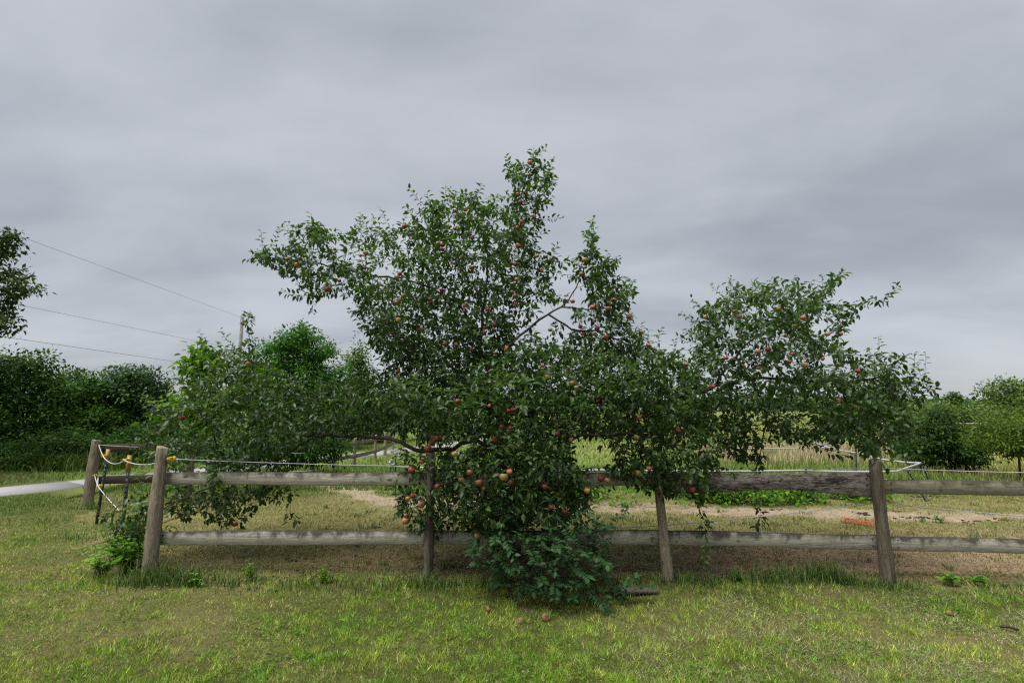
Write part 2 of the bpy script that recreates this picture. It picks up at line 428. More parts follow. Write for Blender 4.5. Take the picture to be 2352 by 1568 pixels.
def ground_col(x, y, k=None):
    k = k or masks(x, y)
    col = np.zeros(np.shape(x) + (3,)) + np.array([0.066, 0.068, 0.020])
    col = lerp3(col, (0.115, 0.105, 0.042), sstep(.35, .7, k['n1']))
    col = lerp3(col, (0.105, 0.15, 0.030), k['pad'] * k['far'])
    mead = k['far'] * sstep(12, 16, y) * sstep(1, 5, x)
    col = lerp3(col, (0.21, 0.215, 0.07), mead * sstep(.3, .6, k['n1']))
    col = lerp3(col, (0.165, 0.155, 0.060), k['dry'] * .75)
    col = lerp3(col, (0.135, 0.098, 0.062), k['dirt'] * .9)
    col = lerp3(col, (0.31, 0.215, 0.145), k['dirt'] * sstep(1.4, 3.0, x))
    col = lerp3(col, (0.27, 0.215, 0.15), k['sand'] * .92)
    far = sstep(25, 60, y)
    col = lerp3(col, (0.12, 0.15, 0.045), far * (.4 + .6 * k['n1']))
    return col
def gz(x, y):
    z = (fbm(x * .5, y * .5, 21, 3) - .5) * .06 + (fbm(x * 4, y * 4, 31, 2) - .5) * .02
    z = z * sstep(2.0, 3.0, y) * (1 - sstep(40, 80, y))
    dd_ = y - yf(x); z = z + (fbm(x * 9, y * 9, 35, 2) - .5) * .045 * sstep(.15, .4, dd_) * (1 - sstep(2.5, 4.5, dd_)) * sstep(-4.5, -3.2, x)
    return z + sstep(28, 120, y) * 0.9 * sstep(-10, 40, x)

# ------------------------------------------------------------------ ground sheet
xs = np.concatenate([-7.2 - np.cumsum(0.07 * 1.12 ** np.arange(75))[::-1], np.arange(-7.2, 7.2, .065), 7.2 + np.cumsum(0.07 * 1.12 ** np.arange(75))])
ys = np.concatenate([[-400, -150, -60, -25, -10, -4, 0, 1.5, 2.2], np.arange(2.5, 10, .065), 10 + np.cumsum(0.07 * 1.09 ** np.arange(92))])
gx, gy = np.meshgrid(xs, ys); nx, ny = len(xs), len(ys)
idx = np.arange(nx * ny).reshape(ny, nx)
quads = np.stack([idx[:-1, :-1], idx[:-1, 1:], idx[1:, 1:], idx[1:, :-1]], -1).reshape(-1, 4)
gcol = ground_col(gx.ravel(), gy.ravel())
me = mesh_np('ground', np.stack([gx.ravel(), gy.ravel(), gz(gx.ravel(), gy.ravel())], -1), [quads], M['ground'], True, None, {'gcol': gcol})
obj('ground', me, kind='structure')

# concrete path at the left with slabs cut by joints
def ribbon(pts, w):
    pts = np.asarray(pts, float); t = unit(np.gradient(pts, axis=0)); n = np.stack([-t[:, 1], t[:, 0]], -1)
    return pts + n * w / 2, pts - n * w / 2
def resample(pts, step):
    pts = np.asarray(pts, float); L = np.concatenate([[0], np.cumsum(np.linalg.norm(np.diff(pts, axis=0), axis=1))])
    s = np.linspace(0, L[-1], max(2, int(round(L[-1] / step)) + 1))
    return np.stack([np.interp(s, L, pts[:, i]) for i in range(pts.shape[1])], -1)
rc = resample(ROAD_C, 2.0)
road = obj('path', None, None, (0, 0, 0), kind='structure')
for i in range(len(rc) - 1):
    a, c = rc[i], rc[i + 1]; dd = (c - a) / np.linalg.norm(c - a); nn = np.array([-dd[1], dd[0]])
    a = a + dd * .012; c = c - dd * .012; w = .66
    tp = [a + nn * w, a - nn * w, c - nn * w, c + nn * w]
    V = np.array([[p[0], p[1], .024] for p in tp] + [[p[0], p[1], -.08] for p in tp])
    s = obj('slab', mesh_np('slab', V, [[[0, 1, 2, 3], [0, 4, 5, 1], [1, 5, 6, 2], [2, 6, 7, 3], [3, 7, 4, 0]]], M['concrete']), road)

# ------------------------------------------------------------------ wooden fences
def post_mesh(name, base, top, r0, r1, mat, flat=0.0, seed=0, sunk=0.25):
    """split round post: uneven section, drying cracks, sloping sawn top; origin at the foot"""
    base = np.asarray(base, float); ax = np.asarray(top, float) - base; H = np.linalg.norm(ax); ax /= H
    sx_ = unit(np.cross(ax, [0, 1, 0])); sy_ = np.cross(ax, sx_); sx_ = -sx_; sy_ = -np.cross(ax, sx_) * -1
    n, rings = 28, 26
    ang = np.arange(n) / n * 2 * math.pi; rr = np.random.default_rng(seed)
    prof = 1 + .06 * np.sin(ang * 2 + rr.random() * 6) + .035 * np.sin(ang * 5 + rr.random() * 6) + rr.normal(0, .012, n)
    for k in rr.integers(0, n, 4): prof[k] -= .16 * rr.random() + .05
    if flat: prof = np.where(np.sin(ang) > flat, flat / np.maximum(np.sin(ang), .01), prof)
    V = []
    for i in range(rings + 1):
        s = i / rings; h = -sunk + s * (H + sunk); f = max(0, h / H)
        r = (r0 + (r1 - r0) * f) * prof * (1 + rr.normal(0, .006, n)) * (1 + .05 * math.sin(s * 9 + seed))
        hh = np.full(n, h)
        if i == rings: hh = hh + .012 * np.cos(ang + seed) + rr.normal(0, .003, n)
        if i == rings: r = r * .93
        if i == rings - 1: hh = hh + (H - .012 - h)
        V.append(np.outer(np.cos(ang) * r, [1, 0, 0]) + np.outer(np.sin(ang) * r, [0, 1, 0]) + np.outer(hh, [0, 0, 1]))
    V.append(np.array([[0, 0, H - .004]])); V = np.concatenate(V)
    k = np.arange(n); k2 = (k + 1) % n
    Q = np.concatenate([np.stack([i * n + k, i * n + k2, (i + 1) * n + k2, (i + 1) * n + k], -1) for i in range(rings)])
    T = np.stack([rings * n + k, rings * n + k2, np.full(n, len(V) - 1)], -1)
    me = mesh_np(name, V, [Q, T], mat, True)
    q = Vector((0, 0, 1)).rotation_difference(Vector(ax))
    return me, q
def add_post(parent, base, top, r0, r1, mat, seed, flat=0.0):
    me, q = post_mesh('post', base, top, r0, r1, mat, flat, seed)
    o = obj('post', me, parent, Vector(base) - parent.location); o.rotation_mode = 'QUATERNION'; o.rotation_quaternion = q
    return o
def rail_mesh(name, L, hs, th, mat, seed, low=None):
    """plank along +x, centred on z; wavy worn edges, bevelled"""
    rr = np.random.default_rng(seed); n = max(8, int(L / .07)); x = np.linspace(-L / 2, L / 2, n)
    wob = lambda a, f: a * np.sin(x * f + rr.random() * 6) + rr.normal(0, a * .35, n)
    up = hs / 2 + wob(.0040, 3.1); lo = -hs / 2 + wob(.0040, 2.3)
    if low is not None: lo = lo + low(x)
    by = wob(.006, 1.7); c = .007
    sec = [(-th / 2, lo + c), (-th / 2, up - c), (-th / 2 + c, up), (th / 2 - c, up), (th / 2, up - c), (th / 2, lo + c), (th / 2 - c, lo), (-th / 2 + c, lo)]
    V = np.concatenate([np.stack([x, by + y, z], -1) for y, z in sec]); m = len(sec)
    Q = []
    for j in range(m):
        a = j * n + np.arange(n - 1); bq = ((j + 1) % m) * n + np.arange(n - 1)
        Q.append(np.stack([a, a + 1, bq + 1, bq], -1))
    me = mesh_np(name, V, [np.concatenate(Q)], mat, False)
    import bmesh
    bm = bmesh.new(); bm.from_mesh(me)
    bmesh.ops.holes_fill(bm, edges=[e for e in bm.edges if e.is_boundary]); bmesh.ops.recalc_face_normals(bm, faces=bm.faces)
    bm.to_mesh(me); bm.free()
    return me
def add_rail(parent, p, q, hs, th, mat, seed, low=None, name='rail'):
    p, q = np.asarray(p, float), np.asarray(q, float); d = q - p; L = np.linalg.norm(d)
    o = obj(name, rail_mesh(name, L, hs, th, mat, seed, low), parent, Vector((p + q) / 2) - parent.location)
    o.rotation_euler = (0, -math.asin(d[2] / L), math.atan2(d[1], d[0]))
    return o
fence = empty('wooden_fence', tuple(PB[0]), 'weathered grey post and rail fence running across the front of the picture', 'fence')
PR = [(.064, .049), (.045, .041), (.053, .042), (.058, .047)]
for i in range(4):
    add_post(fence, PB[i], PT[i], PR[i][0], PR[i][1], M['post_wood'] if i in (0, 2) else M['post_dark'], 3 + i)
p5 = PB[3] + np.array([2.42, -.08, 0]); add_post(fence, p5, p5 + [0.0, 0, 1.2], .06, .05, M['post_dark'], 9)
def rail_px(a, c, dy=0.085, **kw):
    """rail from photo row a=(u, vtop, vbottom, Y) to c, standing just behind the posts"""
    A = at(a[0], (a[1] + a[2]) / 2, a[3] + dy); B = at(c[0], (c[1] + c[2]) / 2, c[3] + dy)
    h = abs(at(a[0], a[1], a[3] + dy)[2] - at(a[0], a[2], a[3] + dy)[2]); h2 = abs(at(c[0], c[1], c[3] + dy)[2] - at(c[0], c[2], c[3] + dy)[2])
    return A, B, (h + h2) / 2
YP = [p[1] for p in PB]
A, B, h = rail_px((371, 1083, 1113, YP[0]), (990, 1085, 1113, YP[1])); add_rail(fence, A, B, h, .035, M['rail_wood'], 1)
A, B, h = rail_px((352, 1219, 1251, YP[0]), (986, 1218, 1250, YP[1])); add_rail(fence, A, B, h, .035, M['rail_wood'], 2)
A, B, h = rail_px((993, 1085, 1113, YP[1]), (1508, 1086, 1117, YP[2]), .088); add_rail(fence, A, B, h, .035, M['rail_wood'], 3)
A, B, h = rail_px((989, 1218, 1250, YP[1]), (1522, 1217, 1249, YP[2]), .088); add_rail(fence, A, B, h, .035, M['rail_wood'], 4)
A, B, h = rail_px((1513, 1086, 1124, YP[2]), (2013, 1087, 1124, YP[3]), .09)
add_rail(fence, A, B, h, .04, M['black_board'], 5, low=lambda x: -.026 + .030 * np.exp(-((x - .05) / .38) ** 2) - .066 * np.clip((x - .25) / .9, 0, 1) ** 1.5)
A, B, h = rail_px((1526, 1217, 1250, YP[2]), (2028, 1228, 1261, YP[3]), .088); add_rail(fence, A, B, h, .035, M['rail_wood'], 6)
YR = p5[1]
A, B, h = rail_px((2017, 1101, 1133, YP[3]), (2640, 1107, 1139, YR), .09); add_rail(fence, A, B, h, .035, M['rail_old'], 7)
A, B, h = rail_px((2032, 1230, 1263, YP[3]), (2640, 1245, 1278, YR), .088); add_rail(fence, A, B, h, .035, M['rail_wood'], 8)

NAIL = tubes_mesh('nail', [(np.array([[0, 0, 0], [0, -.006, 0]]), .006, 6)], M['dark_steel'])
for r_ in [c for c in fence.children if c.name.startswith('rail')]:
    Lr = max(v.co.x for v in r_.data.vertices)
    for sx_ in (-1, 1):
        for zz_ in (-.03, .035): obj('nail', NAIL, r_, (sx_ * (Lr - .11), -.0195, zz_))

# fence at the back left, from the leaning post to the right behind the tree
bt = at(222, 1010, BACKPOST[1])
fence_b = empty('wooden_fence', tuple(BACKPOST), 'brown two-rail fence with a leaning end post near the concrete path', 'fence')
add_post(fence_b, BACKPOST, bt, .085, .068, M['post_wood'], 21)
bp = [BACKPOST] + [np.array([BACKPOST[0] + 1.5 * k, BACKPOST[1] + .26 * k, 0]) for k in (1,)]
for k in (1,): add_post(fence_b, bp[k], bp[k] + [0.02, 0, 1.05], .07, .06, M['post_dark'], 22 + k)
for zc, hh in ((.94, .12), (.40, .13)):
    for k in range(1):
        a, c = bp[k].copy(), bp[k + 1].copy(); a[2] = c[2] = zc
        a[:2] += (.07, .10); c[:2] += (.055, .10)
        add_rail(fence_b, a, c, hh, .035, M['rail_brown'], 30 + k)
# far fence beside the path
ff = [np.array([-4.35, 13.0, 0]), np.array([-4.05, 14.6, 0]), np.array([-3.9, 16.4, 0]), np.array([-3.75, 18.4, 0]), np.array([-3.6, 20.6, 0])]
ff = [np.array([at(u, 1050, Y)[0], Y, 0]) for u, Y in ((720, 12.6), (767, 13.2), (814, 14.0), (861, 15.6), (884, 17.4), (902, 19.6))]
fence_c = empty('wooden_fence', tuple(ff[0]), 'small grey far fence below the maple where the path curves away', 'fence')
for k, p in enumerate(ff): add_post(fence_c, p, p + [0, 0, .80], .05, .045, M['post_wood'], 40 + k)
for zc in (.66, .30):
    for k in range(len(ff) - 1):
        a, c = ff[k].copy(), ff[k + 1].copy(); a[2] = c[2] = zc; a[0] += .055; c[0] += .055
        dd = unit(c - a); add_rail(fence_c, a + dd * .005, c - dd * .005, .10, .03, M['post_wood'] and M['rail_old'], 50 + k)

# ------------------------------------------------------------------ steel posts, insulators, ropes
def insulator_mesh():
    return boxes_mesh('insulator', [((0, 0, 0), (.05, .03, .035), None), ((.030, 0, .004), (.022, .02, .055), None), ((-.028, 0, -.002), (.016, .045, .045), None), ((.01, -.02, .02), (.03, .02, .016), None)], M['yellow'])
INS = insulator_mesh()
def add_ins(parent, p, rz=0.0, s=1.0):
    o = obj('insulator', INS, parent, Vector(p) - parent.location); o.rotation_euler = (0, 0, rz); o.scale = (s * .78, s * .78, s * .78); return o
def steel_post(base, top, cap_len, label):
    base, top = np.asarray(base, float), np.asarray(top, float)
    e_ = empty('steel_fence_post', tuple(base), label, 'fence post', 'dark steel posts in the gap of the fence')
    ax = unit(top - base); q = Vector((0, 0, 1)).rotation_difference(Vector(ax)); H = np.linalg.norm(top - base)
    it = [((0, 0, H / 2 - .1), (.036, .007, H + .2 - cap_len), None), ((0, .018, H / 2 - .1), (.006, .030, H + .2 - cap_len), None)]
    for z in np.arange(.12, H - cap_len, .06): it.append(((0, -.008, z), (.014, .010, .022), None))
    s = obj('shaft', boxes_mesh('shaft', it, M['dark_steel']), e_); s.rotation_mode = 'QUATERNION'; s.rotation_quaternion = q
    c = obj('cap', boxes_mesh('cap', [((0, 0, H - cap_len / 2 - .0), (.038, .014, cap_len), None), ((0, .016, H - cap_len / 2 - .004), (.020, .034, cap_len - .01), None)], M['tan_cap']), e_)
    c.rotation_mode = 'QUATERNION'; c.rotation_quaternion = q
    return e_
Y1, Y2 = 7.15, 6.15
t1b = np.array([at(221, 1203, Y1)[0], Y1, 0]); t1t = at(248, 1031, Y1)
t2b = np.array([at(279, 1230, Y2)[0], Y2, 0]); t2t = at(297, 1045, Y2)
tp1 = steel_post(t1b, t1t, .17, 'dark steel post with tan cap nearest the leaning wooden post')
tp2 = steel_post(t2b, t2t, .20, 'dark steel post with tan cap just left of the big corner post')
def on(bm, tp, v, Y):
    """point on a post's axis at photo row v"""
    f = np.linspace(-.1, 1, 400)[:, None]; P_ = bm + (tp - bm) * f; _, vv = proj(P_)
    return P_[np.argmin(abs(vv - v))]
i_b1 = on(BACKPOST, bt, 1021, 0); i_b2 = on(BACKPOST, bt, 1091, 0)
i_11 = on(t1b, t1t, 1046, 0); i_12 = on(t1b, t1t, 1115, 0)
i_21 = on(t2b, t2t, 1056, 0); i_22 = on(t2b, t2t, 1170, 0)
off = np.array([0, -.045, 0])
add_ins(tp1, i_11 + off, .6); add_ins(tp1, i_12 + off, .6); add_ins(tp2, i_21 + off, .6, 1.1); add_ins(tp2, i_22 + off, .6)
i_b1 = i_b1 + [.075, -.03, 0]; i_b2 = i_b2 + [.08, -.03, 0]
add_ins(fence_b, i_b2, .3); 
i_p1 = at(394, 1054, PB[0][1] + .02); add_ins(fence, i_p1, 0, 1.15)
def sag(p, q, s, n=10):
    tt = np.linspace(0, 1, n)[:, None]; P_ = np.asarray(p) * (1 - tt) + np.asarray(q) * tt
    P_[:, 2] -= (4 * s * tt * (1 - tt))[:, 0]; return P_
def rope(name, segs, r, label, mat='rope', group=None, cat='rope'):
    pts = [np.asarray(segs[0][0])[None]]
    for p, q, s in segs: pts.append(sag(p, q, s)[1:])
    P_ = np.concatenate(pts); o_ = Vector(P_[0])
    return obj(name, tubes_mesh(name, [(P_ - P_[0], r, 6)], M[mat]), None, o_, label, cat, group)
G1 = 'white electric fence ropes'
q2 = at(1000, 1071, PB[1][1] + .13); q3 = at(1515, 1082, PB[2][1] + .13); q4 = at(2020, 1074, PB[3][1] + .12); q5 = at(2700, 1086, p5[1] + .1)
rope('electric_rope', [(i_b1, i_11 + off * 1.5, .01), (i_11 + off * 1.5, i_21 + off * 1.5, .07), (i_21 + off * 1.5, i_p1 + [-.02, -.03, 0], .05)], .0055, 'upper white rope sagging between steel posts at the left gap', group=G1)
rope('electric_rope', [(i_b2, i_12 + off * 1.5, .01), (i_12 + off * 1.5, i_22 + off * 1.5, .01)], .0055, 'lower white rope slanting down between the two steel posts', group=G1)
rope('electric_rope', [(i_p1 + [.04, 0, 0], q2, .01), (q2, q3, .02), (q3, q4, .015), (q4, q5, .02)], .0034, 'long white rope strung just above the top rails of the front fence', group=G1)
rope('electric_rope', [(i_b1, at(420, 1026, 8.9), .02), (at(420, 1026, 8.9), at(700, 1040, 9.4), .03)], .004, 'thin white rope above the brown back fence rail', group=G1)
rope('electric_rope', [(i_b2, at(420, 1083, 8.8), .01), (at(420, 1083, 8.8), at(720, 1080, 9.3), .03)], .004, 'thin white rope between the rails of the brown back fence', group=G1)
l4 = at(2016, 1154, PB[3][1] + .14)
rope('electric_rope', [(at(1340, 1216, 5.15), at(1525, 1206, PB[2][1] + .15), .0), (at(1525, 1206, PB[2][1] + .15), l4, .012), (l4, at(2700, 1206, p5[1] + .12), .02)], .0045, 'lower white rope meeting the dark right post between its rails', group=G1)

# wide white tape of the small riding ring behind the fence
def tape(name, pts, w, label, thick=.004):
    pts = np.asarray(pts, float); t = np.gradient(pts, axis=0); t[:, 2] = 0; t = unit(t); n = np.stack([-t[:, 1], t[:, 0], np.zeros(len(t))], -1) * thick
    up = np.array([0, 0, w / 2]); n_ = len(pts)
    V = np.concatenate([pts - up - n, pts + up - n, pts + up + n, pts - up + n]) - pts[0]
    Q = []
    for j in range(4):
        a = j * n_ + np.arange(n_ - 1); c = ((j + 1) % 4) * n_ + np.arange(n_ - 1); Q.append(np.stack([a, a + 1, c + 1, c], -1))
    Q.append(np.array([[0, n_, 2 * n_, 3 * n_]])); Q.append(np.array([[n_ - 1, 4 * n_ - 1, 3 * n_ - 1, 2 * n_ - 1]]))
    return obj(name, mesh_np(name, V, [np.concatenate(Q)], M['tape']), None, Vector(pts[0]), label, 'tape', 'white electric tapes in the paddock')
def chain(*segs):
    o_ = [np.asarray(segs[0][0])[None]]
    for p, q, s in segs: o_.append(sag(p, q, s, 9)[1:])
    return np.concatenate(o_)
Yt = 8.9
T0 = at(905, 1046, 11.0); T1 = at(893, 1062, 9.2); T1b = at(912, 1071, 9.15); T2 = at(1400, 1079, Yt); T2b = at(1850, 1080, Yt); T3 = at(2060, 1082, Yt); T4 = at(2116, 1063, 9.4); T5 = at(1968, 1040, 11.2)
tape('electric_tape', chain((at(985, 1044, 12.5), T0, .02), (T0, T1, .02), (T1, T1b, 0), (T1b, T2, .03), (T2, T2b, .02), (T2b, T3, .015), (T3, T4, .0), (T4, T5, .05), (T5, at(1860, 1012, 17), .05)), .036, 'wide white tape round the riding ring just behind the fence')
for (a, c, d_, lab) in (((1640, 1028, 15.0), (1930, 1026, 15.5), .03, 'lower far tape before the pale dry grass'), ((1700, 1019, 18), (1990, 1012, 18), .05, 'upper far tape above the pale dry grass'),
                        ((2020, 972, 26), (2480, 962, 24), .1, 'far white tape crossing the hedge at the right, highest one'), ((2040, 1002, 14.5), (2200, 998, 15), .05, 'short white tape left of the dark right bushes'),
                        ((2140, 1006, 13.4), (2480, 1024, 13.0), .03, 'white tape slanting through the feathery right bush'), ((2250, 990, 15), (2480, 980, 15), .05, 'white tape behind the feathery right bush')):
    tape('electric_tape', sag(at(*a), at(*c), d_, 14), .032 if a[2] < 20 else .05, 'white ' + lab if not lab.startswith(('white', 'far', 'short')) else lab)
CLIP = boxes_mesh('clip', [((0, 0, 0), (.036, .012, .02), None)], M['blue_pole'])
def step_post(base, top, label):
    base, top = np.asarray(base, float), np.asarray(top, float)
    e_ = empty('tape_post', tuple(base), label, 'fence post', 'thin dark posts carrying the white tape')
    d_ = top - base
    obj('shaft', tubes_mesh('shaft', [(np.stack([d_ * f for f in np.linspace(-.12, 1, 6)]), .013, 8)], M['blue_pole']), e_)
    for f in (.45, .6, .75, .9, .985): obj('clip', CLIP, e_, Vector(d_ * f + [0, -.014, 0]))
    obj('foot_step', boxes_mesh('foot_step', [(d_ * .08 + [.04, 0, 0], (.09, .012, .014), None)], M['blue_pole']), e_)
def gp(u, v, Y): p = at(u, v, Y); p[2] = 0; return p
step_post(gp(908, 1150, 9.2), at(909, 1044, 9.2), 'thin dark tape post at the left corner of the riding ring')
step_post(gp(890, 1110, 10.6), at(901, 1058, 10.6), 'short dark tape post leaning at the far left of the ring')
step_post(gp(2128, 1152, 8.75), at(2084, 1080, 8.75), 'dark blue tape post leaning left, nearest the right ring corner')
step_post(gp(2146, 1135, 9.4), at(2117, 1063, 9.4), 'dark blue tape post at the outermost right corner of the ring')
step_post(gp(1852, 1150, 8.9), at(1850, 1076, 8.9), 'dark tape post behind the flaking black board')
step_post(gp(1966, 1090, 11.2), at(1966, 1038, 11.2), 'dark tape post at the back of the ring beside the dry grass')

# ------------------------------------------------------------------ plants: skeletons and leaves
def colonize(seeds, parents, attr, step, di, dk, iters, trop=(0, 0, 0), jit=.12, seed=0):
    rr = np.random.default_rng(seed)
    N = [np.asarray(p, float) for p in seeds]; par = list(parents)
    A = np.asarray(attr, float)
    dist = np.full(len(A), 1e9); near = np.zeros(len(A), int)
    P0 = np.array(N)
    for s in range(0, len(P0), 200):
        D = np.linalg.norm(A[:, None] - P0[None, s:s + 200], axis=2); k = D.argmin(1); dm = D[np.arange(len(A)), k]
        m_ = dm < dist; dist[m_] = dm[m_]; near[m_] = k[m_] + s
    keep = dist > dk; A, dist, near = A[keep], dist[keep], near[keep]
    trop = np.asarray(trop, float); last = {}
    for it in range(iters):
        act = dist < di
        if not act.any(): break
        P_ = np.array(N); dirs = np.zeros_like(P_)
        v = unit(A[act] - P_[near[act]]); np.add.at(dirs, near[act], v)
        ids = np.unique(near[act])
        g = unit(unit(dirs[ids]) + trop + rr.normal(0, jit, (len(ids), 3)))
        new = P_[ids] + g * step; start = len(N); added = []
        for i_, p in zip(ids, new):
            lst = last.get(i_)
            if lst is not None and min(np.linalg.norm(p - q) for q in lst) < step * .35: continue
            last.setdefault(i_, []).append(p); N.append(p); par.append(int(i_)); added.append(p)
        if not added: 
            kill = act & (rr.random(len(A)) < .5)
            A, dist, near = A[~kill], dist[~kill], near[~kill]
            if len(A) == 0: break
            continue
        Q = np.array(added); D = np.linalg.norm(A[:, None] - Q[None], axis=2); k = D.argmin(1); dm = D[np.arange(len(A)), k]
        m_ = dm < dist; dist[m_] = dm[m_]; near[m_] = k[m_] + start
        keep = dist > dk; A, dist, near = A[keep], dist[keep], near[keep]
        if len(A) == 0: break
    return np.array(N), np.array(par)
class Skel:
    """grown branch skeleton with pipe-model radii"""
    def __init__(s, N, par, tip=.0022, ex=2.35):
        s.N, s.par = N, par; n = len(N); s.ch = [[] for _ in range(n)]
        for i, p in enumerate(par):
            if p >= 0: s.ch[p].append(i)
        acc = np.zeros(n); order = []; stack = [i for i in range(n) if par[i] < 0]
        while stack:
            i = stack.pop(); order.append(i); stack.extend(s.ch[i])
        r = np.zeros(n)
        for i in reversed(order):
            r[i] = max(tip, sum(r[c] ** ex for c in s.ch[i]) ** (1 / ex)) if s.ch[i] else tip
        s.r, s.order = r, order
        s.dir = np.zeros_like(N)
        for i, p in enumerate(par):
            s.dir[i] = N[i] - N[p] if p >= 0 else (0, 0, 1)
        s.dir = unit(s.dir)
    def tubes(s, rmin=0.0, scale=1.0):
        items = []; heads = [(i, None) for i in range(len(s.N)) if s.par[i] < 0]
        for i in s.order:
            c = sorted(s.ch[i], key=lambda k: -s.r[k])
            for k in c[1:]: heads.append((k, i))
        for h, p in heads:
            pts, rad = [], []
            if p is not None: pts.append(s.N[p]); rad.append(min(s.r[h] * 1.15, s.r[p]))
            i = h
            while True:
                pts.append(s.N[i]); rad.append(s.r[i])
                if not s.ch[i]: break
                i = max(s.ch[i], key=lambda k: s.r[k])
            rad = np.array(rad) * scale
            if rad.max() < rmin or len(pts) < 2: continue
            items.append((np.array(pts), rad, 8 if rad.max() > .03 else (5 if rad.max() > .008 else 3)))
        return items
def limb_nodes(limbs, step):
    """limbs: lists of (u, v, Y) or xyz starting anywhere on an earlier limb; joined to the nearest existing node"""
    N, par = [], []
    for pts in limbs:
        P_ = resample(np.array(pts), step)
        k = np.linspace(0, 1, len(P_)); n_ = len(P_)
        P_[1:-1] += rng.normal(0, step * .10, (max(0, n_ - 2), 3)) if n_ > 2 else 0
        if N:
            d = np.linalg.norm(np.array(N) - P_[0], axis=1); prev = int(d.argmin()); start = 1
        else: prev, start = -1, 0
        for p in P_[start:]:
            N.append(p); par.append(prev); prev = len(N) - 1
    return N, par
# leaf templates: (along, across, lift); faces
def leaf_tpl(wid=.5, fold=.12, droop=.22, fine=True):
    if fine:
        ts = [.30, .66]; V = [(0, 0, 0)]
        for t_, w_ in zip(ts, (.50, .42)):
            z0 = -droop * t_ * t_
            V += [(t_, -wid * w_, z0 + fold), (t_, 0, z0), (t_, wid * w_, z0 + fold)]
        V.append((1, 0, -droop))
        T = [[0, 2, 1], [0, 3, 2], [4, 5, 7], [5, 6, 7]]; Q = [[1, 2, 5, 4], [2, 3, 6, 5]]
        return np.array(V, float), np.array(T), np.array(Q)
    V = [(0, 0, 0), (.45, -wid * .5, fold * .6), (1, 0, -droop), (.45, wid * .5, fold * .6)]
    return np.array(V, float), np.array([[0, 3, 1], [1, 3, 2]]), np.zeros((0, 4), int)
def frames(d, nrm):
    d = unit(d); n = nrm - d * (nrm * d).sum(-1, keepdims=True); n = unit(n); return d, np.cross(n, d), n
def leaves_mesh(name, pos, d, nrm, size, tint, tpl, mat):
    V, T, Q = tpl; n, m_ = len(pos), len(V); d, s_, n_ = frames(d, nrm)
    W = pos[:, None] + size[:, None, None] * (V[None, :, 0, None] * d[:, None] + V[None, :, 1, None] * s_[:, None] + V[None, :, 2, None] * n_[:, None])
    o_ = (np.arange(n) * m_)[:, None, None]; fs = [(T[None] + o_).reshape(-1, 3)]
    if len(Q): fs.append((Q[None] + o_).reshape(-1, 4))
    return mesh_np(name, W.reshape(-1, 3), fs, mat, True, {'tint': np.repeat(tint, m_)})
def leaf_objects(parent, pos, d, nrm, size, tint, tpl, mat):
    """single leaves as parts that share mesh data"""
    V, T, Q = tpl; ms = []
    for k in range(5):
        ms.append(mesh_np('leaf', V, [T] + ([Q] if len(Q) else []), mat, True, {'tint': np.full(len(V), (k + .5) / 5)}))
    d, s_, n_ = frames(d, nrm); base = np.array(parent.location)
    for i in range(len(pos)):
        o_ = bpy.data.objects.new('leaf', ms[min(4, int(tint[i] * 5))]); C.objects.link(o_); o_.parent = parent
        z = size[i]; p = pos[i] - base
        o_.matrix_local = Matrix(((d[i, 0] * z, s_[i, 0] * z, n_[i, 0] * z, p[0]), (d[i, 1] * z, s_[i, 1] * z, n_[i, 1] * z, p[1]), (d[i, 2] * z, s_[i, 2] * z, n_[i, 2] * z, p[2]), (0, 0, 0, 1)))

def in_poly(u, v, poly):
    poly = np.asarray(poly, float); r_ = np.zeros(len(u), bool); j = len(poly) - 1
    for i in range(len(poly)):
        a, c = poly[i], poly[j]
        cond = ((a[1] > v) != (c[1] > v)) & (u < (c[0] - a[0]) * (v - a[1]) / (c[1] - a[1] + 1e-12) + a[0])
        r_ ^= cond; j = i
    return r_
def poly_sample(poly, n, Y, T, full=70., holes=()):
    """points in a crown seen as poly in the photo, round in depth: thickness T about depth Y"""
    poly = np.asarray(poly, float); lo, hi = poly.min(0), poly.max(0); out_ = []
    while sum(map(len, out_)) < n:
        u = rng.uniform(lo[0], hi[0], n * 2); v = rng.uniform(lo[1], hi[1], n * 2); k = in_poly(u, v, poly)
        for h_ in holes: k &= ~in_poly(u, v, h_)
        out_.append(np.stack([u[k], v[k]], -1))
    uv = np.concatenate(out_)[:n]
    d = poly_dist(uv[:, 0], uv[:, 1], [tuple(p) for p in poly] + [tuple(poly[0])])
    th = T * np.sqrt(np.clip(d / full, 0, 1) * (2 - np.clip(d / full, 0, 1)))
    w = rng.uniform(-1, 1, n); w = np.sign(w) * np.abs(w) ** .7
    return at(uv[:, 0], uv[:, 1], Y + th * w)

